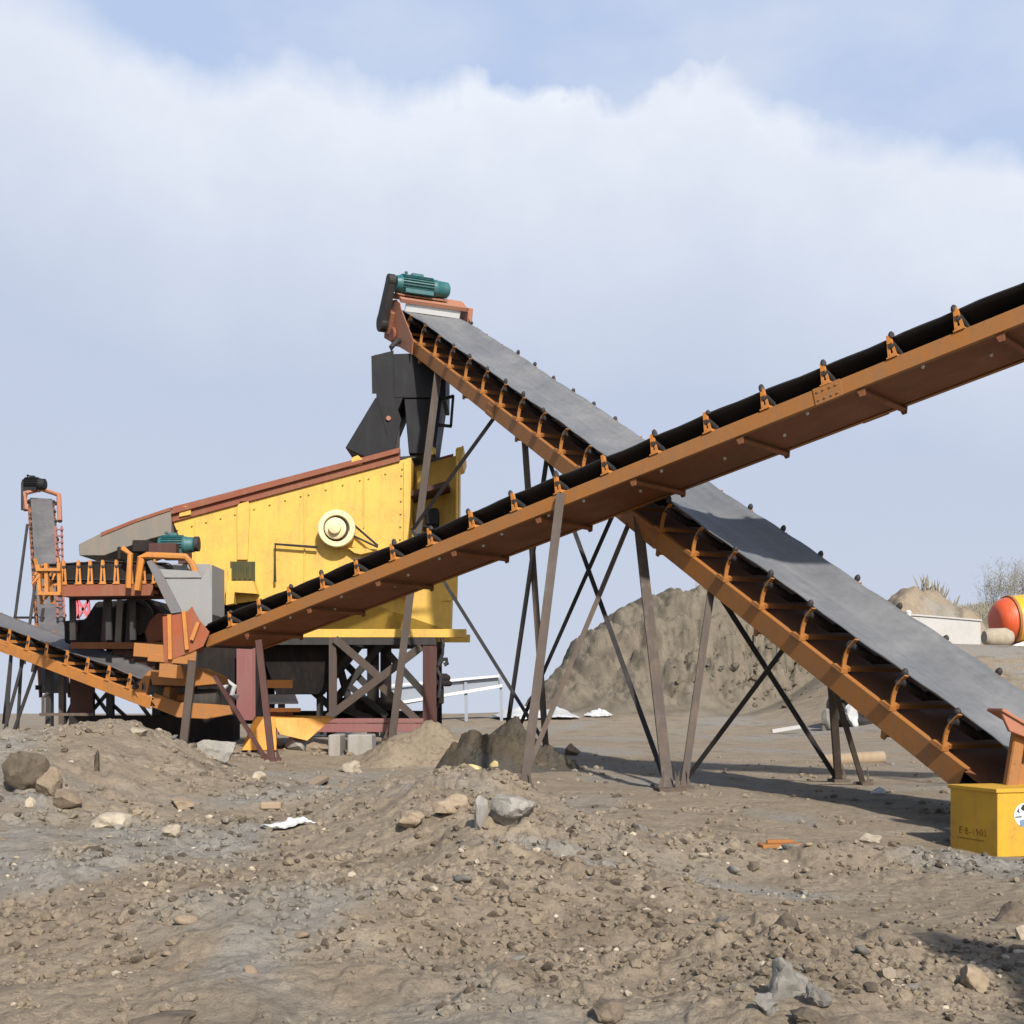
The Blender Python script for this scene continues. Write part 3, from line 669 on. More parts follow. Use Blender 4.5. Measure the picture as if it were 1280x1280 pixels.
ld.build('ladder', 'mauve', rootE)

# ------------------------------------------------------------------ vibrating screen
DS = 24.2
rootS = thing('vibrating_screen', 'large yellow vibrating screen with a cream wheel and brown top rail behind the crossing conveyors', 'screen machine', P(400, 795, DS))
DEP = V((0, 2.2, 0))
side = [(216, 652), (300, 629), (380, 608), (470, 584), (513, 572), (511, 650), (508, 722), (470, 728), (380, 742), (285, 756), (266, 756), (250, 722), (232, 690)]
for k, y in enumerate((DS, DS+2.2)):
    m_ = MB(); m_.prism([P(a, b, DS)+V((0, y-DS, 0)) for a, b in side], V((0, .03, 0))); sp_ = m_.build('side_plate', 'yellow', rootS, bevel=.006)
    if k == 0: SP = sp_
mb = MB()                                          # seams, ribs and stiffeners on the near plate
for (x, y0, y1, w) in ((243.5, 650, 738, .02), (381, 613, 738, .022), (455, 592, 660, .022), (508, 577, 700, .10)):
    mb = MB(); mb.abox(P(x, y1, DS)+V((-w/2, -.03, 0)), P(x, y0, DS)+V((w/2, -.001, 0)))
    mb.build('stiffener_rib', 'yellow', SP)
ep = MB(); ep.prism([P(a, b, DS)+V((0, .95, 0)) for a, b in ((510, 573), (572, 556.5), (571, 650), (569, 745), (508, 750))], V((0, .03, 0))); ep2 = ep.build('end_side_plate', 'yellow', rootS)
ep = MB(); ep.prism([P(512.5, 572, DS)+V((0, .031, 0)), P(514, 572, DS)+V((0, .031, 0)), P(510, 745, DS)+V((0, .031, 0)), P(508.5, 745, DS)+V((0, .031, 0))], V((0, .915, 0))); ep.build('step_plate', 'yellow', rootS)
for (x0, y0, x1, y1) in ((517, 580, 525, 618), (516, 640, 520, 655), (512, 652, 516, 690)):
    ep = MB(); ep.abox(P(x0, y1, DS)+V((0, .7, 0)), P(x1, y0, DS)+V((0, .94, 0))); ep.build('stiffener_block', 'yellow', ep2, bevel=.01)
rib = MB(); rib.prism([P(a, b, DS)-V((0, .05, 0)) for a, b in ((297, 634), (301, 627), (311, 627), (313, 634), (310, 700), (297, 700))], V((0, .048, 0))); rib.build('stiffener_plate', 'yellow', SP, bevel=.004)
for (x, y) in ((232, 640), (446, 577), (537, 564)):
    t_ = MB(); t_.prism([P(x+a, y+b, DS)-V((0, .09, 0)) for a, b in ((-7, 7), (-5, -4), (2, -7), (8, -2), (8, 4))], V((0, .085, 0))); t_.build('clamp', 'yellow', rootS, bevel=.004)
rail = MB()
up0, up1 = (216, 638), (572, 541)
rail.prism([P(216, 653, DS)+V((0, -.05, 0)), P(500, 577, DS)+V((0, -.05, 0)), P(500, 560, DS)+V((0, -.05, 0)), P(216, 634, DS)+V((0, -.05, 0))], V((0, .16, 0)))
rail.prism([P(216, 644, DS)+V((0, -.12, 0)), P(500, 567.5, DS)+V((0, -.12, 0)), P(500, 563, DS)+V((0, -.12, 0)), P(216, 639, DS)+V((0, -.12, 0))], V((0, .068, 0)))
rail.build('top_rail', 'brown', rootS, bevel=.006)
rail = MB(); rail.prism([P(216, 634, DS)+V((0, 2.15, 0)), P(560, 540, DS)+V((0, 2.15, 0)), P(560, 556, DS)+V((0, 2.15, 0)), P(216, 652, DS)+V((0, 2.15, 0))], V((0, .12, 0))); rail.build('top_rail', 'brown', rootS, bevel=.006)
lid = MB(); lid.prism([P(a, b, DS)+V((0, -.08, 0)) for a, b in ((100, 681), (126, 668), (170, 651), (215.5, 637), (215.5, 668), (190, 674), (150, 688), (132, 695), (101, 695))], V((0, 2.3, 0))); lid.build('discharge_cover', 'grey_lid', rootS, bevel=.01)
lid = MB(); lid.prism([P(a, b, DS)+V((0, -.10, 0)) for a, b in ((128, 666.5), (170, 650), (215, 635), (215, 639), (170, 654), (128, 671))], V((0, 2.3, 0))); lid.build('cover_edge', 'brown', rootS)
dk = MB(); dk.prism([P(222, 700, DS)+V((0, .04, 0)), P(560, 600, DS)+V((0, .04, 0)), P(560, 606, DS)+V((0, .04, 0)), P(222, 706, DS)+V((0, .04, 0))], V((0, 2.14, 0))); dk.build('screen_deck', 'brown_dark', rootS)
ep = MB(); ep.prism([P(569.5, 553, DS)+V((0, .5, 0)), P(575, 552, DS)+V((0, 0.5, 0)), P(578, 550, DS)+V((0, 0.5, 0)), P(578, 557, DS)+V((0, 0.5, 0)), P(575, 566, DS)+V((0, 0.5, 0)), P(570, 568, DS)+V((0, 0.5, 0)), P(569.5, 690, DS)+V((0, 0.5, 0)), P(568, 690, DS)+V((0, 0.5, 0)), P(568, 556, DS)+V((0, 0.5, 0))], V((0, 1.75, 0))); ep.build('end_plate', 'yellow', rootS, bevel=.006)
def bolt_line(x0, y0, x1, y1, n):
    for k in range(n):
        u = k/(n-1); c = P(x0+(x1-x0)*u, y0+(y1-y0)*u, DS); o = BOLT.copy() if BOLT_USED else BOLT
        if BOLT_USED: COL.objects.link(o)
        BOLT_USED.append(1); o.parent = SP; o.location = V((c.x, DS-.012, c.z))-ORI[SP.name]
bm_ = MB(); bm_.lathe(P(250, 660, DS), V((0, -1, 0)), [(-.012, .022), (.006, .022), (.010, .018), (.03, .016), (.032, .008)], 6); BOLT = bm_.build('bolt', 'yellow', SP); BOLT_USED = []
bolt_line(222, 662, 294, 643, 5); bolt_line(318, 636, 376, 620, 4); bolt_line(386, 618, 450, 600, 4); bolt_line(461, 598, 503, 586, 3)
bolt_line(502, 594, 500, 690, 7); bolt_line(296, 752, 372, 742, 6)
# cream exciter wheel
wc = P(422, 663, DS)
wh = MB(); wh.lathe(wc+V((.02, 0, 0)), V((0, -1, 0)), [(0, .26), (.12, .28), (.16, .345), (.30, .35), (.315, .335), (.315, .25), (.24, .24), (.24, .1)], 36); wheel = wh.build('exciter_wheel', 'cream', rootS, smooth=40, bevel=.004)
wh = MB(); wh.lathe(wc+V((0, -.22, 0)), V((0, -1, 0)), [(0, .20), (.10, .20), (.12, .17), (.12, .12), (.2, .11), (.22, .06)], 28); wh.build('hub', 'cream', wheel, smooth=40)
wh = MB(); wh.lathe(wc+V((0, -.236, 0)), V((0, -1, 0)), [(0, .245), (.012, .24)], 32); wh.build('dark_ring', 'black', wheel, smooth=40)
br = MB(); br.prism([P(a, b, DS)-V((0, .16, 0)) for a, b in ((436, 686), (478, 688), (452, 694), (444, 692))], V((0, .15, 0))); br.build('wheel_bracket', 'yellow', rootS)
db = MB(); db.tube([wc+V((.28, -.22, .12)), P(474, 684, DS)-V((0, .22, 0))], .022, 6); db.tube([wc+V((.3, -.25, -.12)), P(474, 686, DS)-V((0, .25, 0))], .02, 6); db.build('drive_belt', 'black', rootS)
rd = MB(); rd.tube([P(345.5, 728, DS)-V((0, .12, 0)), P(345.5, 681, DS)-V((0, .12, 0)), P(398, 685, DS)-V((0, .12, 0))], .026, 6); rd.build('guard_rod', 'black', rootS)
ho = MB(); ho.abox(P(288, 727, DS)-V((0, .012, 0)), P(319, 702, DS)-V((0, .002, 0)))
for k in range(4): ho.abox(P(292+6.5*k, 724, DS)-V((0, .03, 0)), P(295+6.5*k, 706, DS)-V((0, .012, 0)))
ho.build('louvre_opening', 'glass', SP)
bk = MB(); bk.prism([P(a, b, DS)-V((0, .28, 0)) for a, b in ((287, 728), (320, 728), (325, 744), (297, 742), (296, 756), (286, 758))], V((0, .27, 0))); bk.build('spring_bracket', 'yellow', rootS, bevel=.006)
fl_ = MB(); fl_.abox(P(286, 752, DS)-V((0, .06, 0)), P(290, 711, DS)-V((0, .001, 0))); fl_.build('bracket_flange', 'yellow', SP)
# grey motor under the rail at the right end
mk = MB(); mk.abox(P(529, 652, DS)+V((0, .5, 0)), P(546, 630, DS)+V((0, .9, 0))); mk.abox(P(524, 657, DS)+V((0, .45, 0)), P(548, 652.5, DS)+V((0, .94, 0))); mk.build('drive_motor', 'chute_dark', rootS, bevel=.04)
# underscreen hopper
lo = MB()                                          # tapered underpan: its faces lean in and look down
lo.hexa([P(372, 722, DS)+V((0, .25, 0)), P(562, 700, DS)+V((0, .96, 0)), P(562, 700, DS)+V((0, 1.9, 0)), P(372, 722, DS)+V((0, 1.9, 0))],
        [P(378, 786, DS)+V((0, 1.05, 0)), P(560, 786, DS)+V((0, 1.05, 0)), P(560, 786, DS)+V((0, 1.6, 0)), P(378, 786, DS)+V((0, 1.6, 0))])
lo.build('underscreen_hopper', 'yellow', rootS, bevel=.01)
for (ya, yb) in ((-.05, .1), (2.1, 2.2)):
    lb = MB(); lb.prism([P(352, 797, DS)+V((0, ya, 0)), P(583, 797, DS)+V((0, ya, 0)), P(583, 786.5, DS)+V((0, ya, 0)), P(352, 786.5, DS)+V((0, ya, 0))], V((0, yb-ya, 0))); lb.build('base_beam', 'yellow', rootS, bevel=.006)

# dark funnel hopper and steel tower that carry the screen
fun = thing('funnel_hopper', 'dark tapered hopper hanging under the yellow screen', 'hopper', P(370, 880, DS+1.1))
m_ = MB(); y0, y1 = DS+.2, DS+2.0
def fr_(pts, y): return [P(a, b, DS)+V((0, y-DS, 0)) for a, b in pts]
m_.hexa(fr_([(318, 797.5), (442, 797.5), (442, 806), (318, 806)], y0), fr_([(318, 797.5), (442, 797.5), (442, 806), (318, 806)], y1)); m_.build('hopper_rim', 'black', fun)
m_ = MB(); top = [P(320, 806, DS)+V((0, .25, 0)), P(440, 806, DS)+V((0, .25, 0)), P(440, 806, DS)+V((0, 1.75, 0)), P(320, 806, DS)+V((0, 1.75, 0))]
bot = [P(338, 868, DS)+V((0, .6, 0)), P(392, 868, DS)+V((0, .6, 0)), P(392, 868, DS)+V((0, 1.4, 0)), P(338, 868, DS)+V((0, 1.4, 0))]
m_.hexa(top, bot); m_.build('hopper_body', 'black_matte', fun, bevel=.01)
fun2 = MB(); fun2.beam(P(340, 868, DS)+V((0, 1, 0)), P(340, 920, DS)+V((0, 1, 0)), .12, .12); fun2.beam(P(390, 868, DS)+V((0, 1, 0)), P(390, 920, DS)+V((0, 1, 0)), .12, .12); fun2.build('hopper_leg', 'black', fun)

tow = thing('steel_support_tower', 'dark steel tower of posts and crossed braces under the yellow screen', 'steel frame', P(440, 918, DS+1))
def post(x, w, y, mat, y0=797, y1=925):
    m_ = MB(); c = V((0, y-DS, 0)); ww = w/F*DS/2
    p, q_ = P(x, y0, DS)+c, P(x, y1, DS)+c
    m_.beam(p, q_, .02, ww*2*.8, V((0, 1, 0)))
    for sg in (-1, 1): m_.beam(p+V((0, sg*ww*.8, 0)), q_+V((0, sg*ww*.8, 0)), ww*2, .022, V((0, 1, 0)))
    m_.build('post', mat, tow)
post(309, 20, DS-.1, 'mauve', 806, 900); post(537, 17, DS+.1, 'brown_dark'); post(452, 15, DS+2.0, 'black_matte'); post(537, 15, DS+2.1, 'black_matte')
post(469, 14, DS+2.05, 'black_matte'); post(416, 9, DS+.02, 'leg_brown', 797, 905); post(309, 15, DS+2.1, 'black_matte'); post(395, 12, DS+2.1, 'black_matte')
for (a, b, w, y, m) in (((417, 802), (475, 852), 9, DS-.05, 'leg_brown'), ((414, 900), (530, 812), 9, DS-.12, 'leg_brown'), ((532, 905), (470, 846), 8, DS+.0, 'leg_brown'), ((395, 812), (452, 870), 9, DS+2.0, 'black'), ((395, 890), (470, 800), 9, DS+1.9, 'black'), ((380, 880), (450, 905), 9, DS+1.9, 'black'),
                        ((469, 815), (537, 890), 9, DS+2., 'black'), ((309, 815), (395, 890), 9, DS+2., 'black'), ((309, 890), (395, 815), 9, DS+1.95, 'black'), ((395, 800), (420, 890), 10, DS+1.85, 'black'), ((420, 860), (470, 900), 8, DS+1.8, 'black')):
    m_ = MB(); c = V((0, y-DS, 0)); ww = w/F*DS; m_.angle(P(*a, DS)+c, P(*b, DS)+c, ww, .014, V((0, 1, .02))); m_.build('brace', m, tow)
m_ = MB(); m_.abox(P(395, 915, DS)-V((0, .15, 0)), P(530, 904, DS)-V((0, .05, 0))); m_.abox(P(395, 903.5, DS)-V((0, .17, 0)), P(530, 898, DS)+V((0, .2, 0))); m_.build('base_beam', 'mauve', tow, bevel=.006)
for yy in (DS+.02, DS+2.05):
    m_ = MB(); m_.abox(P(300, 806, DS)+V((0, yy-DS-.06, 0)), P(545, 797.6, DS)+V((0, yy-DS+.06, 0))); m_.build('cap_beam', 'black', tow)
m_ = MB(); m_.abox(P(300, 900, DS)+V((0, 1.9, 0)), P(540, 890, DS)+V((0, 2.1, 0))); m_.abox(P(395, 872, DS)+V((0, 1.9, 0)), P(480, 905, DS)+V((0, 2.1, 0))); m_.build('base_beam', 'black_matte', tow)

# black cable with a coiled end hanging from the yellow beam
cb = MB(); cb.tube([P(552, 797, DS), P(554, 806, DS), P(553, 818, DS), P(548, 830, DS), P(547, 838, DS), P(551, 846, DS), P(550, 858, DS), P(548, 872, DS)], .035, 8)
cb.tube([P(548, 832, DS), P(553, 824, DS), P(558, 824, DS), P(559, 829, DS), P(555, 831, DS)], .045, 8)
tag(cb.build('hanging_cable', 'black', smooth=40), 'thick black cable with a curled end hanging from the yellow base beam', 'cable')
sk = MB()
for (px, py, w) in ((552, 846, .16), (551, 853, .2)): sk.lathe(P(px, py+5, DS+.2), V((0, 0, 1)), [(0, w), (.08, w*1.1), (.14, w*.6)], 12)
sk.abox(P(543, 880, DS+.1), P(555, 858, DS+.4))
tag(sk.build('cable_box', 'black_matte', bevel=.02), 'small dark box on a stand beside the right tower post', 'box')

# feed chute under the conveyor head
ch = thing('feed_chute', 'tall dark grey forked chute standing on the right end of the yellow screen', 'chute', P(500, 568, DS+.8))
def loft(mb, a, ya0, ya1, b, yb0, yb1):
    A_ = [P(a[0], a[2], DS)+V((0, ya0, 0)), P(a[1], a[3], DS)+V((0, ya0, 0)), P(a[1], a[3], DS)+V((0, ya1, 0)), P(a[0], a[2], DS)+V((0, ya1, 0))]
    B_ = [P(b[0], b[2], DS)+V((0, yb0, 0)), P(b[1], b[3], DS)+V((0, yb0, 0)), P(b[1], b[3], DS)+V((0, yb1, 0)), P(b[0], b[2], DS)+V((0, yb1, 0))]
    mb.hexa(A_, B_)
m_ = MB(); loft(m_, (466, 556, 437, 434), .35, 1.9, (468, 556, 492, 492), .35, 1.9); m_.build('chute_box', 'chute_dark', ch, bevel=.01)
m_ = MB(); loft(m_, (467, 502, 492.5, 492.5), .3, 1.85, (429, 470, 556, 575), .3, 1.7); m_.build('left_spout', 'chute_dark', ch, bevel=.01)
m_ = MB(); loft(m_, (503, 551, 492.5, 492.5), .38, 1.85, (509, 542, 562, 562), .38, 1.7); m_.build('right_spout', 'chute_dark', ch, bevel=.01)
m_ = MB(); m_.prism([P(a, b, DS)+V((0, .29, 0)) for a, b in ((462, 440), (490, 433), (490, 492), (500, 520), (488, 568), (470, 574), (482, 540), (468, 487), (463, 487))], V((0, .04, 0))); m_.build('front_flange', 'chute_dark', ch)
m_ = MB(); m_.beam(P(492, 520, DS)+V((0, .8, 0)), P(491, 568, DS)+V((0, .8, 0)), .1, .1); m_.beam(P(483, 568, DS)+V((0, .5, 0)), P(520, 565, DS)+V((0, .5, 0)), .1, .05); m_.build('chute_leg', 'black', ch)
m_ = MB()
for (a, b) in (((551, 492), (566, 487)), ((565, 487), (562, 526)), ((545, 524), (563, 526))): m_.beam(P(*a, DS)+V((0, .5, 0)), P(*b, DS)+V((0, .5, 0)), .07, .05)
m_.build('side_bracket', 'black', ch)
m_ = MB(); m_.lathe(P(484, 519, DS)+V((0, .29, 0)), V((0, -1, 0)), [(0, .05), (.04, .045)], 10); m_.build('cover_bolt', 'orange_pink', ch)
m_ = MB(); m_.tube([P(486, 436, DS)+V((0, .5, 0)), P(486, 425, DS)+V((0, .5, 0)), P(492, 416, DS)+V((0, .6, 0)), P(499, 408, DS)+V((0, .9, 0))], .05, 8); m_.build('support_hook', 'black', ch)

# grey discharge chute from the short conveyor down to the rising one
dc = thing('discharge_chute', 'light grey open sheet metal chute between the short level conveyor and the rising black belt', 'chute', P(240, 775, 21))
y0 = 20.85
m_ = MB(); m_.prism([P(a, b, y0) for a, b in ((205, 722.5), (252, 722.5), (256, 716), (262, 706), (265, 738), (265, 779), (250, 786), (226, 766))], V((0, .02, 0))); m_.build('front_sheet', 'chute_grey', dc, bevel=.003)
m_ = MB(); m_.prism([P(183, 702, y0-.06), P(189, 700, y0-.06), P(201, 714, y0-.06), P(227, 765, y0-.06), P(214, 767, y0-.06)], V((0, .05, 0)))
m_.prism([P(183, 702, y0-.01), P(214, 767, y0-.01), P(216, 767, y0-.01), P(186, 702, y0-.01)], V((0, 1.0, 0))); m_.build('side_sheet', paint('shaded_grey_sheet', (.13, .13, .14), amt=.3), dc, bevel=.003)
m_ = MB(); m_.prism([P(a, b, y0-.03) for a, b in ((196, 711), (247, 714), (252, 722), (206, 722))], V((0, .04, 0))); m_.build('top_lip', 'chute_grey', dc, bevel=.004)
m_ = MB(); m_.prism([P(205, 705, y0+.95), P(262, 705, y0+.95), P(262, 768, y0+.95), P(228, 766, y0+.95)], V((0, .02, 0))); m_.prism([P(263, 706, y0+.03), P(265, 706, y0+.03), P(265, 768, y0+.03), P(263, 768, y0+.03)], V((0, .9, 0))); m_.build('back_sheet', 'chute_grey', dc)

# crusher on its frame below the short conveyor
cr = thing('crusher', 'black grimy crusher with a brown belt line frame below the short level conveyor', 'crusher', P(140, 905, 23.6))
yc = 23.4
m_ = MB(); m_.prism([P(a, b, yc) for a, b in ((120, 752), (186, 748), (205, 770), (196, 806), (150, 810), (96, 808), (80, 803), (80, 776), (106, 774))], V((0, 1.6, 0))); m_.build('crusher_body', 'black_matte', cr, bevel=.03)
m_ = MB(); m_.lathe(P(170, 772, yc-.05), V((0, -1, 0)), [(0, .1), (.02, .34), (.14, .34), (.16, .28), (.1, .26), (.1, .08), (.2, .07)], 28); m_.build('flywheel', 'black', cr, smooth=40)
m_ = MB(); m_.prism([P(a, b, yc-.3) for a, b in ((186, 776), (196, 766), (207, 767), (210, 800), (184, 806), (180, 790))], V((0, .29, 0))); m_.build('jaw_housing', 'brown', cr, bevel=.03)
for (x, m) in ((133, 'leg_brown'), (150, 'grey_lid'), (163, 'black')): 
    m_ = MB(); m_.beam(P(x+1, 750, yc-.3), P(x-2, 806, yc-.3), .11, .1, V((0, 1, 0))); m_.build('frame_post', m, cr)
m_ = MB(); m_.abox(P(88, 811, yc-.45), P(206, 803, yc-.33)); m_.build('frame_beam', 'orange_dark', cr, bevel=.006)
m_ = MB(); m_.prism([P(a, b, yc-.2) for a, b in ((140, 812), (206, 812), (196, 826), (188, 842), (150, 842))], V((0, 1.2, 0))); m_.build('hopper', 'brown_dark', cr, bevel=.01)
m_ = MB(); m_.abox(P(88, 790, yc-.2), P(100, 776, yc+.1)); m_.build('drive_box', 'mauve', cr, bevel=.01)
for x, m, w in ((62, 'black', .11), (78, 'leg', .10), (98, 'brown_dark', .26), (138, 'black', .12), (196, 'black', .14), (112, 'brown_dark', .16)):
    m_ = MB(); m_.beam(P(x, 811, yc+.3), P(x, 925, yc+.3), w, .14, V((0, 1, 0))); m_.build('support_post', m, cr)
for (a, b) in (((112, 860), (138, 895)), ((138, 862), (114, 890)), ((140, 880), (162, 900)), ((162, 862), (190, 900)), ((98, 862), (80, 905))):
    m_ = MB(); m_.beam(P(*a, yc+.4), P(*b, yc+.4), .07, .06); m_.build('support_brace', 'black', cr)
m_ = MB(); m_.abox(P(86, 925, yc), P(300, 894, yc+.6)); m_.build('base_plinth', 'black_matte', cr)
m_ = MB(); m_.prism([P(a, b, yc+.9) for a, b in ((190, 905), (190, 800), (236, 790), (262, 750), (330, 745), (330, 800), (318, 905))], V((0, 1.0, 0))); m_.build('dark_backing', 'black_matte', cr, bevel=.05)  # dark block added to shut out sky gaps and deepen the darkness
m_ = MB(); m_.tube([P(278, 862, yc-.2), P(286, 852, yc-.2), P(293, 858, yc-.2), P(290, 868, yc-.2), P(297, 872, yc-.2)], .05, 7); m_.build('hydraulic_hose', 'plastic', cr, smooth=40)
m_ = MB(); m_.tube([P(54, 895, 23), P(54, 872, 23), P(60, 866, 23)], .03, 7); m_.beam(P(50, 893, 23), P(118, 893, 23), .08, .05); m_.build('guard_rail', 'leg', cr, smooth=40)
tp_ = MB()
for (a, b) in (((96, 749), (98, 774)), ((110, 749), (112, 774)), ((97, 750), (111, 773)), ((111, 750), (97, 773))): tp_.beam(P(*a, 25), P(*b, 25), .05, .05)
tp_.build('lattice_strut', 'pink', cr)

# orange discharge hopper on the ground under the screen
oh = thing('ground_hopper', 'bright orange discharge hopper on the ground under the dark funnel', 'hopper', P(352, 940, 21.2))
D0 = 21.0
m_ = MB(); m_.hexa([P(302, 938, D0), P(346, 938, D0), P(344, 896, D0+.1), P(330, 896, D0+.1)], [P(302, 936, D0+.9), P(346, 936, D0+.9), P(346, 896, D0+.9), P(318, 896, D0+.9)]); m_.build('mouth_plate', 'orange_bright', oh, bevel=.006)
m_ = MB(); m_.hexa([P(338, 897, D0+.12), P(350, 918, D0+.06), P(384, 926, D0+.1), P(416, 898, D0+.3)], [P(338, 894, D0+1), P(350, 915, D0+1), P(384, 922, D0+1), P(416, 895, D0+1)]); m_.build('trough_side', 'orange_bright', oh, bevel=.006)
m_ = MB(); m_.abox(P(334, 890, D0+.5), P(376, 885, D0+.6)); m_.abox(P(330, 860, D0+.9), P(366, 850, D0+1.0)); m_.build('cross_bar', 'orange_light', oh)
m_ = MB(); m_.hexa([P(333, 878, D0+.55), P(373, 878, D0+.55), P(369, 868, D0+1.2), P(333, 868, D0+1.2)], [P(333, 880, D0+.55), P(373, 880, D0+.55), P(369, 870, D0+1.2), P(333, 870, D0+1.2)]); m_.build('feed_plate', 'chute_grey', oh)
m_ = MB(); m_.abox(P(330, 896, D0+.7), P(366, 890.5, D0+.8)); m_.build('lower_bar', 'brown', oh)
for k, (x0, x1, lb) in enumerate(((410, 432, 'plain grey concrete block in front of the tower base beam, the left one'), (434, 470, 'wide pale concrete block in front of the tower base beam, the right one'))):
    m_ = MB(); m_.abox(P(x0, 952, 20.2+.1*k), P(x1, 917, 20.9)); tag(m_.build('concrete_block', 'concrete', bevel=.02), lb, 'block')

# ------------------------------------------------------------------ yellow box with its writing, and the loading hopper
bx = thing('steel_box', 'yellow steel box with a round sticker at the foot of the grey belt conveyor', 'box', P(1247, 1075, 10.5))
K0 = P(1247, 1072, 10.5); zt = P(1247, 987, 10.5).z; zb = K0.z
u1 = V((-.2, .58, 0)).normalized(); u2 = V((.97, .22, 0)).normalized()
Lb, Wb = .60, .95
c4 = [K0, K0+u1*Lb, K0+u1*Lb+u2*Wb, K0+u2*Wb]
up = V((0, 0, 1))
m_ = MB(); m_.hexa(c4, [V((p.x, p.y, zt)) for p in c4]); bbody = m_.build('box_body', 'yellow_box', bx, bevel=.006)
m_ = MB(); cen = sum(c4, V((0, 0, 0)))/4; ex = [p+(p-cen).normalized()*.022 for p in c4]
m_.hexa([V((p.x, p.y, zt-.028)) for p in ex], [V((p.x, p.y, zt+.006)) for p in ex]); m_.build('box_rim', 'yellow_box', bx, bevel=.004)
m_ = MB(); inn = [p-(p-cen).normalized()*.06 for p in c4]; m_.hexa([V((p.x, p.y, zb-.08)) for p in inn], [V((p.x, p.y, zb-.001)) for p in inn]); m_.build('skid_base', 'brown_dark', bx)
def flat_text(txt, size, org, xdir, nrm, mat, parent, name):
    cu = bpy.data.curves.new(name, 'FONT'); cu.body = txt; cu.size = size; cu.extrude = .0012; cu.space_character = 1.15
    o = bpy.data.objects.new(name, cu); COL.objects.link(o); dg = bpy.context.evaluated_depsgraph_get()
    me = bpy.data.meshes.new_from_object(o.evaluated_get(dg)); bpy.data.objects.remove(o)
    ydir = nrm.cross(xdir); R_ = Matrix((xdir, ydir, nrm)).transposed().to_4x4(); R_.translation = org+nrm*.003
    mb_ = MB(); mb_.v = [tuple(R_@v.co) for v in me.vertices]; mb_.f = [tuple(p.vertices) for p in me.polygons]
    return mb_.build(name, mat, parent)
nl = u1.cross(up)*1.0
if nl.x > 0: nl = -nl
flat_text('E·B-1903', .085, K0+u1*(Lb*.80)+up*.155, -u1, nl, 'ink', bbody, 'stencil_writing')
m_ = MB(); m_.box(K0+u1*(Lb*.55)+up*.118+nl*.003, u1*.17, nl*.001, up*.004); m_.build('stencil_line', 'ink', bbody)
nf = u2.cross(up); nf = nf if nf.y < 0 else -nf
sc_ = K0+u2*.25+up*.345
st = MB(); st.lathe(sc_+nf*.001, nf, [(0, .098), (.002, .098)], 32); stk = st.build('round_sticker', 'decal_white', bbody)
def patch(pts, mat, name, lift):
    m_ = MB(); m_.prism([sc_+u2*a+up*b+nf*lift for a, b in pts], nf*.0008); m_.build(name, mat, stk)
patch([(-.045, -.092), (-.05, -.045), (-.015, -.035), (.02, -.05), (.045, -.015), (.085, -.02), (.09, -.04), (.05, -.083), (0, -.094)], 'decal_blue', 'blue_patch', .0032)
patch([(-.04, .055), (-.02, .085), (.03, .09), (.06, .065), (.085, .03), (.088, 0), (.05, -.012), (.06, .03), (.03, .055), (.005, .03), (-.02, .035)], 'decal_dark', 'dark_patch', .0036)
patch([(-.09, -.022), (-.09, -.012), (-.03, -.008), (-.03, -.02)], 'decal_dark', 'dark_bar', .0034)
patch([(-.075, .03), (-.06, .06), (-.055, .04), (-.045, .015), (-.06, .02)], 'decal_dark', 'dark_fleck', .0038)
m_ = MB()
for (a, b) in ((.30, .16), (.31, .08), (.34, .12)): m_.box(K0+u2*a+up*b+nf*.002, u2*.022, nf*.001, up*.018)
m_.build('stencil_mark', 'brown_dark', bbody)

hp_ = thing('loading_hopper', 'orange loading hopper frame standing behind the yellow box at the right edge', 'hopper', P(1290, 985, 11))
D1 = 11.0
m_ = MB(); m_.beam(P(1261, 992, D1), P(1275, 905, D1), .10, .10, V((0, 1, 0))); m_.beam(P(1285, 992, D1+.15), P(1285, 905, D1+.15), .12, .1, V((0, 1, 0))); m_.build('hopper_post', 'orange', hp_, bevel=.012)
m_ = MB(); m_.prism([P(a, b, D1-.12) for a, b in ((1252, 892), (1254, 886), (1286, 908), (1380, 930), (1380, 960), (1290, 925), (1262, 914))], V((0, .05, 0))); m_.prism([P(1252, 889, D1-.14), P(1286, 909, D1-.14), P(1380, 931, D1-.14), P(1380, 926, D1-.14), P(1286, 904, D1-.14), P(1254, 885, D1-.14)], V((0, .35, 0))); m_.build('hopper_lip', 'orange_pink', hp_, bevel=.006)
m_ = MB(); m_.prism([P(a, b, D1+.2) for a, b in ((1276, 915), (1400, 945), (1400, 1000), (1276, 990))], V((0, .06, 0))); m_.prism([P(a, b, D1+.05) for a, b in ((1272, 950), (1284, 960), (1282, 985), (1268, 985))], V((0, .06, 0))); m_.build('hopper_plate', 'orange', hp_, bevel=.006)

# ------------------------------------------------------------------ far things on the right
tr_ = thing('mixer_truck', 'concrete mixer truck with an orange and yellow drum parked at the right edge', 'truck', P(1290, 815, 60))
dc_ = P(1243, 777, 60); ax = V((1, .12, .10)).normalized()
m_ = MB(); m_.lathe(dc_, ax, [(0, .5), (.04, .72), (.25, .95), (.55, 1.06), (.72, 1.09)], 36); m_.build('drum_end', 'red_drum', tr_, smooth=50)
m_ = MB(); m_.lathe(dc_+ax*.725, ax, [(0, 1.12), (1.6, 1.14), (3.2, 1.0), (4.4, .6)], 36); m_.build('drum', 'yellow_drum', tr_, smooth=50)
zf = gh(P(1290, 815, 60).x, 60)
m_ = MB(); m_.lathe(dc_+ax*.66, ax, [(0, 1.1), (.02, 1.16), (.14, 1.17), (.16, 1.12)], 36); m_.build('drum_band', 'orange', tr_, smooth=40)
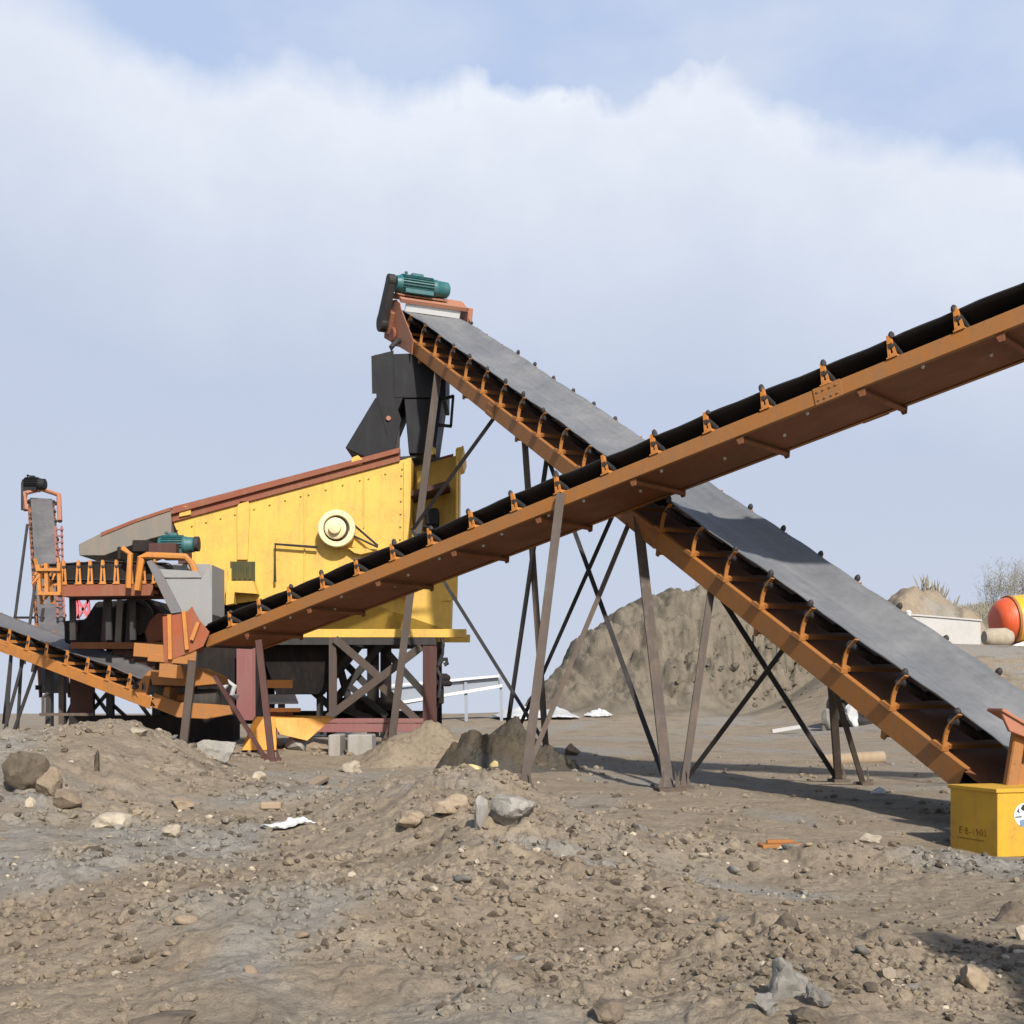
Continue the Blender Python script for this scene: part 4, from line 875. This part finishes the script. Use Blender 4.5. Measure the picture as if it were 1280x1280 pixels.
m_ = MB(); m_.beam(V((dc_.x+.35, 59.3, zf+.6)), V((dc_.x+.35, 59.6, zf+1.5)), .12, .12); m_.beam(V((dc_.x+.35, 60.7, zf+.6)), V((dc_.x+.35, 60.4, zf+1.5)), .12, .12); m_.beam(V((dc_.x+.35, 59.2, zf+.7)), V((dc_.x+.35, 60.8, zf+.7)), .1, .14); m_.build('drum_stand', 'brown', tr_)
bp = P(1262, 800, 60)
m_ = MB(); m_.abox(V((bp.x, 59.5, zf+.55)), V((bp.x+7.5, 60.5, zf+.75))); m_.build('chassis', 'black', tr_, bevel=.02)
m_ = MB(); m_.tube([V((bp.x+.6, 59.6, zf+.85)), V((bp.x+.1, 59.5, zf+.7)), V((bp.x-.5, 59.4, zf+.35))], .14, 8); m_.build('discharge_spout', 'white', tr_, smooth=40)
for x in (1.5, 2.8, 6.2):
    for y in (59.25, 60.75):
        m_ = MB(); m_.lathe(V((bp.x+x, y-.14, zf+.5)), V((0, 1, 0)), [(0, .3), (.02, .48), (.05, .5), (.23, .5), (.26, .48), (.28, .3)], 22); w_ = m_.build('wheel', 'rubber', tr_, smooth=40)
m_ = MB(); m_.abox(V((bp.x+5.6, 58.9, zf+.7)), V((bp.x+7.4, 61.1, zf+2.8))); m_.build('cab', 'yellow_drum', tr_, bevel=.12)
m_ = MB(); m_.lathe(P(1230, 797, 58), V((1, .1, 0)), [(0, .3), (.2, .42), (1.0, .45), (1.3, .3)], 18); tag(m_.build('dirt_sack', 'rock_pale', smooth=50), 'pale rounded sack lying behind the mixer truck', 'sack')
wl = thing('white_wall', 'low offwhite wall behind the grey belt near the mixer truck', 'wall', P(1180, 805, 46))
m_ = MB(); m_.prism([P(1134, 769, 46), P(1160, 771, 46), P(1226, 776.5, 46), P(1226, 812, 46), P(1134, 812, 46)], V((0, .35, 0))); m_.build('wall_panel', 'offwhite', wl, bevel=.02)
m_ = MB(); m_.prism([P(1133, 767, 46)-V((0, .05, 0)), P(1160, 769, 46)-V((0, .05, 0)), P(1227, 774.5, 46)-V((0, .05, 0)), P(1227, 776.5, 46)-V((0, .05, 0)), P(1160, 771, 46)-V((0, .05, 0)), P(1133, 769, 46)-V((0, .05, 0))], V((0, .45, 0))); m_.build('wall_cap', 'offwhite', wl)
m_ = MB(); m_.lathe(P(1135.5, 772, 45.8), V((0, 0, 1)), [(-.6, .09), (.1, .09), (.2, .12), (.26, .06)], 10); m_.build('end_post', 'white', wl, smooth=40)

# pale barrier with two white rails far behind the tower
ba = thing('panel_barrier', 'low pale grey panel barrier with two white rails behind the steel tower', 'barrier', P(570, 885, 42))
DB = 42
m_ = MB(); m_.prism([P(478, 862, DB), P(622, 846, DB), P(628, 858, DB), P(478, 886, DB)], V((0, .12, 0))); m_.build('panel', 'pale', ba)
for (a, b, w) in (((478, 858), (624, 845), .08), ((478, 882), (628, 857), .10)):
    m_ = MB(); m_.beam(P(*a, DB-.1), P(*b, DB-.1), .12, w); m_.build('rail', 'white', ba)
for x in (500, 545, 582, 626): 
    m_ = MB(); m_.beam(P(x, 852-.05*(x-540), DB-.02), P(x+1, 905, DB-.02), .1, .1); m_.build('barrier_post', 'pale', ba)

# ------------------------------------------------------------------ heaps
def heap(cx, cy, rx, ry, h, mat, label, seed, cat='heap', name='soil_heap', lump=.25, n=110, skew=0.):
    u = np.linspace(-1.15, 1.15, n); X, Y = np.meshgrid(u, u, indexing='ij'); r = np.maximum(np.sqrt(X**2+Y**2)+.26*fbm(X*1.4+seed, Y*1.4, 3, seed), 0)
    z = h*np.clip(1-r, 0, 1)**1.12*1.12*(1+skew*X)*(1+.45*fbm(X*1.5+seed, Y*1.5, 2, seed+40))
    wx, wy = cx+X*rx, cy+Y*ry
    z = z + sst(1.0, .6, r)*h*lump*(fbm(wx*2.4+wy, z*2.6+wy*.6, 4, seed+5, billow=True)+.45*fbm(wx*8, z*8+wy*2, 3, seed+8, billow=True))
    z = np.where(r > 1., -.14, z-.03)
    g = ground_h(wx, wy, False)
    vs = np.stack([wx-cx, wy-cy, z+g], -1).reshape(-1, 3); base = vs[:, 2].min(); vs[:, 2] -= base
    i, j = np.meshgrid(np.arange(n-1), np.arange(n-1), indexing='ij')
    fs = np.stack([i*n+j, (i+1)*n+j, (i+1)*n+j+1, i*n+j+1], -1).reshape(-1, 4)
    o = quadmesh(name, vs, fs, mat); o.location = (cx, cy, base); return tag(o, label, cat)
heap(P(622, 900, 18.9).x+.25, 18.9, 1.25, 1.0, .80, 'soil_dark', 'dark rubble heap behind the thin conveyor legs', 3, skew=-.5, lump=.2)
heap(P(535, 920, 19.6).x, 19.6, 1.25, .8, .72, 'soil_sand', 'sandy soil heap in front of the steel tower', 4, lump=.12)
heap(3.15, 2.35, 1.35, 1.2, 2.15, 'soil', 'unseen soil heap added beside the camera to shade the corner', 8, n=80)  # unseen heap added so its shadow falls in the lower right corner

# ------------------------------------------------------------------ big stones with a look of their own
rock(30, 962, 13.0, 62, 52, 'rock_dark', 'large dark boulder at the left edge on the soil mound', 'boulder', 'boulder', 11, .3, .15)
rock(62, 975, 12.9, 34, 34, 'rock', 'brown clod touching the right side of the dark boulder', 'earth_clod', 'clod', 12)
rock(80, 996, 12.3, 44, 24, 'rock', 'smooth tan stone below the dark boulder', 'stone', 'stone', 13, .15)
rock(38, 1002, 12.0, 12, 20, 'rock_pale', 'small pale upright stone under the dark boulder', 'stone', 'stone', 14)
rock(140, 1022, 11.5, 50, 26, 'rock_pale', 'flat cream stone half buried in the left mound', 'stone', 'stone', 15, .2, .4)
rock(212, 1036, 11.0, 26, 22, 'rock_pale', 'angular pale stone with a bright face in the left foreground', 'stone', 'stone', 16)
rock(228, 1002, 11.6, 28, 20, 'rock', 'rounded tan stone above the angular pale stone', 'stone', 'stone', 17)
rock(325, 968, 13.4, 22, 17, 'rock_pale', 'rounded pale stone near the foot of the dark brown leg', 'stone', 'stone', 18)
rock(172, 913, 14.3, 22, 14, 'rock_pale', 'pale stone on the crest of the left mound', 'stone', 'stone', 19)
rock(121, 950, 13.2, 9, 30, 'rock_dark', 'thin dark upright clod on the left mound', 'earth_clod', 'clod', 20)
rock(372, 926, 20.4, 32, 26, 'concrete', 'round grey boulder beside the orange ground hopper', 'boulder', 'boulder', 21, .12)
rock(398, 933, 20.3, 30, 14, 'rock', 'low tan stone right of the round grey boulder', 'stone', 'stone', 22)
rock(270, 935, 20.5, 48, 32, 'rock_grey', 'broad grey slab of broken rock left of the orange ground hopper', 'boulder', 'boulder', 23, .3)
rock(612, 922, 18.3, 18, 26, 'rock_yellow', 'upright yellow stone at the edge of the sandy heap', 'stone', 'stone', 24, .15, fix=True)
rock(592, 941, 18.1, 26, 14, 'rock_yellow', 'low yellow stone left of the upright yellow stone', 'stone', 'stone', 25, .15, fix=True)
rock(618, 938, 18.0, 14, 18, 'rock_yellow', 'squarish yellow stone in front of the upright yellow stone', 'stone', 'stone', 26, .12, fix=True)
rock(440, 958, 16.0, 30, 16, 'rock_pale', 'pale brown stone below the concrete blocks', 'stone', 'stone', 27)
rock(466, 942, 17.6, 10, 9, 'plastic', 'bright white pebble below the wide concrete block', 'stone', 'stone', 28)
rock(634, 1010, 9.9, 60, 44, 'rock_grey', 'large dark grey rock on top of the middle mound', 'boulder', 'boulder', 29, .3, .2)
rock(600, 1012, 9.7, 34, 48, 'concrete', 'pale grey broken slab leaning on the large grey rock', 'rock_slab', 'slab', 30, .25, .25, dep=.5)
rock(565, 1003, 9.9, 42, 26, 'rock', 'tan block left of the leaning grey slab', 'stone', 'stone', 31, .25)
rock(512, 1022, 9.5, 34, 20, 'rock', 'rough tan clod at the left end of the middle mound', 'earth_clod', 'clod', 32)
rock(1090, 1048, 9.0, 26, 15, 'rock_pale', 'pale stone on the low ridge in front of the yellow box', 'stone', 'stone', 33)
rock(1116, 1054, 9.0, 12, 10, 'rock_dark', 'small dark stone beside the pale ridge stone', 'stone', 'stone', 34)
rock(942, 1082, 8.5, 18, 14, 'rock_dark', 'dark lump alone on the flat sand', 'stone', 'stone', 35)
rock(985, 1222, 5.15, 62, 60, 'rock_grey', 'jagged grey rock in the lower right foreground, the biggest of its cluster', 'boulder', 'boulder', 36, .45, .3)
rock(958, 1252, 5., 34, 30, 'rock_grey', 'grey rock at the left foot of the jagged grey rock', 'boulder', 'boulder', 46, .45, .3)
rock(1022, 1240, 5., 30, 34, 'rock_grey', 'grey rock at the right foot of the jagged grey rock', 'boulder', 'boulder', 47, .45, .3)
rock(1108, 1216, 5.3, 22, 22, 'rock_pale', 'small pale stone above the shaded corner', 'stone', 'stone', 37)
rock(1218, 1220, 5.4, 50, 34, 'rock', 'pinkish tan rock at the edge of the shaded corner', 'boulder', 'boulder', 38, .25)
rock(1264, 1140, 6.7, 38, 26, 'rock_dark', 'dark cracked rock at the right edge below the yellow box', 'boulder', 'boulder', 39, .3)
rock(1276, 1164, 6.5, 14, 26, 'rock_pale', 'pale stone at the right edge under the dark cracked rock', 'stone', 'stone', 40)
rock(715, 937, 20, 22, 16, 'rock', 'brown stone at the foot of the dark rubble heap', 'stone', 'stone', 41)
rock(1010, 1268, 4.75, 50, 22, 'rock_dark', 'dark broken rock at the bottom edge below the grey rock cluster', 'boulder', 'boulder', 42, .35)
rock(205, 1274, 4.75, 90, 22, 'rock_dark', 'dark wide clod at the bottom edge on the left', 'earth_clod', 'clod', 43, .3)
rock(755, 1258, 4.9, 44, 26, 'rock_dark', 'dark clod at the bottom edge near the middle', 'earth_clod', 'clod', 44, .35)

rock(588, 886, 18.4, 26, 20, 'rock_dark', 'dark clod on the left shoulder of the dark rubble heap', 'earth_clod', 'clod', 71, fix=True)
rock(640, 930, 18.2, 34, 22, 'rock_dark', 'dark broken clod at the front foot of the dark rubble heap', 'earth_clod', 'clod', 72, fix=True)
rock(676, 938, 18.2, 24, 15, 'rock_dark', 'small dark clod right of the broken clod at the dark heap', 'earth_clod', 'clod', 73, fix=True)
# copies of a few stone shapes, strewn over the dirt
protos = []
for k in range(8):
    v = rock_verts(ICO4[0] if k < 4 else ICO2[0], 60+k, (1, random.uniform(.7, 1), random.uniform(.55, .8)), .26)
    o = quadmesh('stone', v, ICO4[1] if k < 4 else ICO2[1], ('rock', 'rock_pale', 'rock_grey', 'rock_dark')[k % 4]); protos.append(o)
SMALL = {'rock': 'small tan stone lying loose in the rubble', 'rock_pale': 'small pale stone lying loose in the rubble', 'rock_grey': 'small grey stone lying loose in the rubble', 'rock_dark': 'small dark clod lying loose in the rubble'}
used = set(); cnt = 0
while cnt < 150:
    D = 4.6*math.exp(random.random()*1.25); x = random.uniform(-.42, .42)*D
    m = float(rough(np.array([x]), np.array([D]))[0])
    if random.random() > m*1.0 or (x > .75*D*.4 and D > 9.5 and D < 12.5): continue
    i = random.choice((0, 0, 0, 1, 2, 2, 3, 4, 4, 4, 5, 6, 6, 7)); p = protos[i]
    o = p if i not in used else p.copy()
    if i in used: COL.objects.link(o)
    used.add(i)
    sz = .018*math.exp(abs(random.gauss(0, .6)))*(D/8)**.4
    o.scale = (sz*random.uniform(.9, 1.3), sz*random.uniform(.8, 1.1), sz*random.uniform(.7, 1)); o.rotation_euler = (random.uniform(-.3, .3), random.uniform(-.3, .3), random.uniform(0, 6.3))
    o.location = (x, D, gh(x, D)+sz*.22)
    mk = ('rock', 'rock_pale', 'rock_grey', 'rock_dark')[i % 4]
    tag(o, SMALL[mk], 'stone', mk.replace('rock_', '').replace('rock', 'tan')+' stones strewn over the dirt'); cnt += 1
for i, p in enumerate(protos):
    if i not in used: bpy.data.objects.remove(p)

def rubble(name, n, mat, smin, dmin, dmax, seed, power=1.0, size=.012):
    rg = np.random.default_rng(seed); vb, fb = ICO1
    D = dmin*np.exp(rg.random(n*4)*math.log(dmax/dmin)); X = rg.uniform(-.46, .46, n*4)*D
    cl = .5+.5*vnoise(X*1.7, D*1.7, None, 5)+.3*vnoise(X*5, D*5, None, 6)
    keep = rg.random(n*4) < rough(X, D)*np.clip(cl, .12, 1.2)**1.8*1.1*power
    X, D = X[keep][:n], D[keep][:n]; n = len(X)
    s = size*np.exp(np.abs(rg.normal(0, .72, n)))*(D/7)**.55; s = np.minimum(s, size*3.4*(D/7)**.4)
    Z = ground_h(X, D)
    shp = [rock_verts(vb, 200+k+seed, (1, .85, .65), .3, 5) for k in range(24)]
    pick = rg.integers(0, 24, n); an = rg.uniform(0, 6.283, n); S = np.stack(shp)[pick]
    ca, sa = np.cos(an)[:, None], np.sin(an)[:, None]
    vx = (S[:, :, 0]*ca-S[:, :, 1]*sa)*s[:, None]+X[:, None]; vy = (S[:, :, 0]*sa+S[:, :, 1]*ca)*s[:, None]+D[:, None]; vz = S[:, :, 2]*s[:, None]+(Z+s*.18)[:, None]
    vs = np.stack([vx, vy, vz], -1).reshape(-1, 3); fs = (fb[None]+(np.arange(n)*len(vb))[:, None, None]).reshape(-1, 3)
    o = quadmesh(name, vs, fs, mat, False); tag(o, kind='stuff'); return o
tag(rubble('loose_gravel', 6500, 'soil', 0, 4.3, 22, 1), 'loose tan gravel and crumbs of soil over the foreground', 'gravel')
tag(rubble('dark_crumbs', 1100, 'rock_dark', 0, 4.3, 18, 2, .9, .011), 'dark crumbs of earth scattered over the foreground', 'gravel')
tag(rubble('pale_grit', 260, 'rock_pale', 0, 4.3, 18, 3, .8, .009), 'pale grit scattered over the foreground', 'gravel')

# blocks of eroded rock on the face of the big heap, too many to count
def face_rocks():
    rg = np.random.default_rng(12); n = 260; vb, fb = ICO2
    px = np.clip(rg.normal(950, 55, n), 800, 1080); py = np.clip(rg.normal(845, 20, n), 790, 885); vs, fs = [], []
    k = 0
    for a, b in zip(px, py):
        for D in np.arange(43., 55., .25):
            p = P(a, b, D)
            if float(land(np.array([p.x]), np.array([D]))[0])+CZ >= p.z: break
        else: continue
        s = .07*math.exp(abs(rg.normal(0, .5)))
        v = rock_verts(vb, int(rg.integers(1, 999)), (s, s, s*.8), .35)+np.array([p.x, D, p.z-.1*s]); vs.append(v); fs.append(fb+k); k += len(vb)
    o = quadmesh('eroded_rubble', np.vstack(vs), np.vstack(fs), 'soil_rock', False)
    tag(o, 'broken rock showing on the face of the big soil mound', 'rubble', kind='stuff')
face_rocks()

# ------------------------------------------------------------------ litter
def crumple(name, px, py, D, wpx, hm, label, cat, seed, mat='plastic', dep=.8, n=48, lift=.02):
    c = gp(px, py+2) if D < 40 else P(px, py, D); D = c.y; w = wpx/F*D/2; u = np.linspace(-1, 1, n); X, Y = np.meshgrid(u, u, indexing='ij')
    k = 1+.35*vnoise(X*1.2+seed, Y*1.2, None, seed); wx, wy = c.x+X*w*k, c.y+Y*w*dep*(1+.3*vnoise(X*1.5, Y*1.5+seed, None, seed+1))
    edge = np.clip(1.15-np.sqrt(X**2+Y**2), 0, 1)
    z = ground_h(wx, wy)+lift+hm*edge*(.55+.6*vnoise(X*1.6+seed, Y*1.6, None, seed+2)+.38*np.abs(vnoise(X*4, Y*4+seed, None, seed+3))+.08*vnoise(X*10, Y*10+seed, None, seed+4))
    vs = np.stack([wx-c.x, wy-c.y, z], -1).reshape(-1, 3); b = vs[:, 2].min(); vs[:, 2] -= b
    i, j = np.meshgrid(np.arange(n-1), np.arange(n-1), indexing='ij'); q = (np.abs(u[i]+.02)**2+np.abs(u[j]+.02)**2) < .95+.35*vnoise(u[i]*2.2+seed, u[j]*2.2, None, seed+9)
    fs = np.stack([i*n+j, (i+1)*n+j, (i+1)*n+j+1, i*n+j+1], -1)[q]
    o = quadmesh(name, vs, fs.reshape(-1, 4), mat); o.location = (c.x, c.y, b); so = o.modifiers.new('t', 'SOLIDIFY'); so.thickness = .004
    return tag(o, label, cat)
crumple('plastic_sheet', 672, 893, 43, 96, .40, 'large white plastic sheet on the ground behind the dark rubble heap', 'plastic sheet', 3, dep=1.1)
crumple('plastic_sheet', 750, 893, 43, 32, .34, 'small white plastic sheet at the foot of the big soil mound', 'plastic sheet', 5, dep=1.)
crumple('plastic_scrap', 1097, 992, 14.7, 26, .07, 'crumpled white plastic scrap lying by the right conveyor feet', 'plastic scrap', 8)
crumple('plastic_scrap', 362, 1033, 11.2, 58, .075, 'crumpled white plastic film in the hollow of the left foreground', 'plastic scrap', 9, dep=.5)
lg = MB(); a_, b_ = P(1030, 951, 21.0), P(1104, 947, 21.0); lg.lathe(a_, b_-a_, [(0, .10), (.02, .115), (.97, .11), (.99, .10)], 16)
tag(lg.build('log', 'wood', smooth=40), 'short pale log lying on the flat ground right of the conveyor feet', 'log')
lg = MB(); lg.beam(gp(338, 1012)+V((0, 0, .03)), gp(404, 978)+V((0, 0, .06)), .17, .06); tag(lg.build('timber_plank', 'wood', bevel=.01), 'weathered timber plank in the gully behind the white film', 'plank')
xb = 1.98; zb_ = max(gh(xb-.1, 9.5), gh(xb+.12, 9.5), gh(xb, 9.6))+.012; lg = MB(); lg.beam(V((xb-.14, 9.5, zb_)), V((xb+.15, 9.52, zb_+.01)), .16, .03); lg.beam(V((xb-.08, 9.55, zb_+.028)), V((xb+.11, 9.53, zb_+.034)), .07, .025); tag(lg.build('painted_board', 'orange', bevel=.005), 'dusty orange board lying on the flat sand', 'board')
lg = MB(); lg.beam(P(1225, 1084, 9.75), P(1330, 1078, 9.9), .06, .04); tag(lg.build('timber_plank', 'wood', bevel=.006), 'thin pale plank on the ground in front of the yellow box', 'plank')
lg = MB(); lg.beam(P(965, 914, 36), P(1002, 908, 36), .14, .1); tag(lg.build('painted_board', 'offwhite'), 'pale board lying far back behind the crossed braces', 'board')
DSC = gp(1062, 905).y; print('scrap at', DSC)
for k, (x, y, D, lb) in enumerate(((1052, 889, DSC, 'dark tyre leaning in the scrap behind the right conveyor feet'), (1079, 893, DSC-.3, 'dark tyre lying right of the white sack in the scrap'))):
    t_ = MB(); c = P(x, y, D); c.z = gh(c.x, c.y)+(.42 if k == 0 else .16); pr = [(-.14, .30), (-.13, .46), (-.07, .52), (.07, .52), (.13, .46), (.14, .30), (0, .27)]
    t_.lathe(c, V((.5, -.8, .35)) if k == 0 else V((-.2, -.3, .9)), pr, 24); tag(t_.build('tyre', 'rubber', smooth=40), lb, 'tyre')
for (x, y, w, h, m, lb, sd) in ((1066, 888, 22, 30, 'plastic', 'white sack in the scrap behind the right conveyor feet', 51), (1036, 880, 18, 34, 'rock_grey', 'grey block at the left of the scrap', 52), (1094, 890, 18, 22, 'rock_dark', 'black lump at the right of the scrap', 53)):
    rock(x, y, DSC-.6, w, h, m, lb, 'sack' if m == 'plastic' else 'scrap_lump', 'sack' if m == 'plastic' else 'scrap', sd, .3, .1, fix=True)

# ------------------------------------------------------------------ dry plants
def weed(px, D, hpx, n, spread, label, seed, name='dry_weed', mat='weed', group=None, thick=.02):
    rg = random.Random(seed); x = (px-CX)/F*D; c = V((x, D, float(land(np.array([x]), np.array([D]))[0])+CZ-.05)); h = hpx/F*D; mb = MB()
    for k in range(n):
        a = rg.uniform(0, 6.28); r = rg.uniform(0, spread)*h; b = c+V((math.cos(a)*r, math.sin(a)*r, 0)); l = V((rg.uniform(-.25, .25), rg.uniform(-.25, .25), 1))*h*rg.uniform(.5, 1)
        pts = [b, b+l*.5+V((rg.uniform(-.05, .05)*h, 0, 0)), b+l]
        mb.tube(pts, [thick*h*.5, thick*h*.4, thick*h*.12], 4)
        for q in range(9):
            p0 = b+l*rg.uniform(.4, .95); mb.tube([p0, p0+V((rg.uniform(-.2, .2), rg.uniform(-.2, .2), rg.uniform(.05, .25)))*h*.7], [thick*h*.25, thick*h*.1], 3)
            p1 = p0+V((rg.uniform(-.1, .1), rg.uniform(-.1, .1), rg.uniform(0, .1)))*h
            e = h*.011; mb.add([p1, p1+V((e, 0, e)), p1+V((0, e*.4, e*2)), p1+V((-e, 0, e))], [(0, 1, 2, 3)])
    return tag(mb.build(name, mat), label, 'plant', group)
weed(858, 51, 20, 5, .5, 'wispy dry weed on the crest of the big soil mound, left one', 1)
weed(872, 51.5, 15, 4, .4, 'shorter dry weed on the crest of the big soil mound, right one', 2)
for k, (px, D, hp, n) in enumerate(((1228, 89, 34, 14), (1240, 92, 62, 18), (1252, 91, 72, 18), (1264, 92, 66, 18), (1276, 93, 72, 18), (1290, 92, 64, 16), (1310, 92, 60, 14))):
    weed(px, D, hp, n, .22, 'bare grey shrub on the far ridge behind the mixer truck', 20+k, 'bare_shrub', 'scrub', 'bare shrubs on the far ridge', .007)
def scrub_patch():
    rg = random.Random(5); mb = MB()
    for k in range(6500):
        px = rg.uniform(1150, 1330); D = rg.uniform(76, 95); x = (px-CX)/F*D; z = float(land(np.array([x]), np.array([D]))[0])+CZ
        h = rg.uniform(.25, 1.25); b = V((x, D, z-.05)); e = rg.uniform(.02, .07)
        d = V((rg.uniform(-.4, .4), rg.uniform(-.4, .4), 1)); mb.add([b, b+d*h*.6+V((e, 0, 0)), b+d*h, b+d*h*.5-V((e, 0, 0))], [(0, 1, 2, 3)])
    tag(mb.build('dry_scrub', 'scrub'), 'low grey dry scrub covering the far ridge on the right', 'scrub', kind='stuff')
scrub_patch()

# ------------------------------------------------------------------ light, sky, camera
toSun = V((.42, -1.3, 1.0)).normalized()
el = math.asin(toSun.z); az = math.atan2(toSun.x, toSun.y)
sl = bpy.data.lights.new('sun', 'SUN'); sl.energy = 4.3; sl.angle = math.radians(1.8); sl.color = (1, .93, .83)
so = bpy.data.objects.new('sun', sl); COL.objects.link(so); so.rotation_euler = toSun.to_track_quat('Z', 'Y').to_euler(); so.location = (0, 0, 30)
W = bpy.data.worlds.new('World'); SC.world = W; W.use_nodes = True; nt = W.node_tree; nt.nodes.clear()
out = nt.nodes.new('ShaderNodeOutputWorld'); bg = nt.nodes.new('ShaderNodeBackground'); nt.links.new(bg.outputs[0], out.inputs[0])
sky = nt.nodes.new('ShaderNodeTexSky'); sky.sky_type = 'NISHITA'; sky.sun_disc = False; sky.sun_elevation = el; sky.sun_rotation = az; sky.air_density = 1.; sky.dust_density = 1.5; sky.ozone_density = 1.
SKYS = .10
tc = nt.nodes.new('ShaderNodeTexCoord'); sx = nt.nodes.new('ShaderNodeSeparateXYZ'); nt.links.new(tc.outputs['Generated'], sx.inputs[0])
def mth(op, a, b=None, c=None, clamp=False):
    n = nt.nodes.new('ShaderNodeMath'); n.operation = op; n.use_clamp = clamp
    for k, v in enumerate((a, b, c)):
        if v is None: continue
        if isinstance(v, (int, float)): n.inputs[k].default_value = v
        else: nt.links.new(v, n.inputs[k])
    return n.outputs[0]
elv = mth('ARCSINE', sx.outputs[2]); azi = mth('ARCTAN2', sx.outputs[0], sx.outputs[1])
cv = nt.nodes.new('ShaderNodeCombineXYZ'); nt.links.new(azi, cv.inputs[0]); nt.links.new(elv, cv.inputs[1])
def wn(scale, det=6, rgh=.55, off=0., sy=1.):
    mp = nt.nodes.new('ShaderNodeMapping'); mp.inputs[1].default_value = (off, off*.7, off*.3); mp.inputs[3].default_value = (1, sy, 1); nt.links.new(cv.outputs[0], mp.inputs[0])
    n = nt.nodes.new('ShaderNodeTexNoise'); n.inputs['Scale'].default_value = scale; n.inputs['Detail'].default_value = det; n.inputs['Roughness'].default_value = rgh; nt.links.new(mp.outputs[0], n.inputs['Vector']); return n.outputs[0]
# top edge of the cumulus bank, by compass bearing
mr = nt.nodes.new('ShaderNodeMapRange'); mr.inputs[1].default_value = -.6; mr.inputs[2].default_value = .6; nt.links.new(azi, mr.inputs[0])
fc = nt.nodes.new('ShaderNodeFloatCurve'); cp = fc.mapping.curves[0].points
pts = [(-.60, .52), (-.375, .50), (-.30, .47), (-.25, .452), (-.19, .462), (-.10, .452), (0., .446), (.10, .446), (.165, .455), (.20, .43), (.30, .40), (.40, .372), (.60, .34)]
while len(cp) < len(pts): cp.new(.5, .5)
for k, (a, b) in enumerate(pts): cp[k].location = ((a+.6)/1.2, b)
fc.mapping.update(); nt.links.new(mr.outputs[0], fc.inputs['Value'])
edge = mth('ADD', fc.outputs[0], mth('ADD', mth('MULTIPLY', mth('SUBTRACT', wn(15, 5, .5), .5), .058), mth('MULTIPLY', mth('SUBTRACT', wn(45, 5, .6, 3), .5), .02)))
dist = mth('SUBTRACT', edge, elv)                       # how far below the cloud's upper edge
soft = mth('ADD', .008, mth('MULTIPLY', mth('SUBTRACT', wn(5, 3, .5, 9), .33, clamp=True), .11))
mask = mth('DIVIDE', dist, soft, clamp=True)
wisp = mth('MULTIPLY', mth('SUBTRACT', wn(6, 6, .55, 5.6, 1.8), .38), 2.2, clamp=True)  # thin veils above
wispm = mth('MULTIPLY', wisp, .75)
# brightness inside the bank: bright crown, dull body
deep = mth('DIVIDE', dist, .22, clamp=True)
crown = mth('SUBTRACT', 1., mth('POWER', deep, .75))
crown = mth('MULTIPLY', crown, mth('ADD', .55, mth('MULTIPLY', wn(8, 6, .6, 2, 1.4), .85)), clamp=True)
K = 1.0
body = mixc(nt, crown, (.362*K, .415*K, .53*K), (.62*K, .65*K, .70*K))
hz = nt.nodes.new('ShaderNodeMapRange'); hz.inputs[1].default_value = .20; hz.inputs[2].default_value = -.02; nt.links.new(elv, hz.inputs[0])
body = mixc(nt, hz.outputs[0], body, (.40*K, .437*K, .515*K))
lowv = mth('MULTIPLY', mth('SUBTRACT', wn(4, 5, .55, 7, 2.5), .5), .25)
body = mixc(nt, mth('ADD', .12, lowv, clamp=True), body, (.46, .49, .56))
sk = nt.nodes.new('ShaderNodeVectorMath'); sk.operation = 'SCALE'; sk.inputs[3].default_value = SKYS; nt.links.new(sky.outputs[0], sk.inputs[0])
blue = mixc(nt, .85, sk.outputs[0], (.36, .44, .61))
up_ = mixc(nt, wispm, blue, (.50, .53, .60))
front = nt.nodes.new('ShaderNodeMapRange'); front.inputs[1].default_value = 1.3; front.inputs[2].default_value = .7; nt.links.new(mth('ABSOLUTE', azi), front.inputs[0])   # the bank lies to the north only
high = nt.nodes.new('ShaderNodeMapRange'); high.inputs[1].default_value = .95; high.inputs[2].default_value = .6; nt.links.new(elv, high.inputs[0])
veil = mixc(nt, mth('MULTIPLY', front.outputs[0], high.outputs[0]), sk.outputs[0], up_)
fin = mixc(nt, mth('MULTIPLY', mask, front.outputs[0]), veil, body)
nt.links.new(fin, bg.inputs[0]); bg.inputs[1].default_value = 1.0

cam = bpy.data.cameras.new('camera'); co = bpy.data.objects.new('camera', cam); COL.objects.link(co)
co.location = (0, 0, CZ); co.rotation_euler = (math.pi/2, 0, 0)
cam.sensor_width = 36; cam.sensor_fit = 'HORIZONTAL'; cam.lens = 36*F/1280; cam.shift_y = (CY-640)/1280; cam.clip_start = .05; cam.clip_end = 20000
SC.camera = co
SC.view_settings.view_transform = 'Standard'; SC.view_settings.look = 'None'; SC.view_settings.exposure = .55; SC.view_settings.gamma = 1
SC.render.resolution_x = SC.render.resolution_y = 1024
SC.cycles.max_bounces = 6
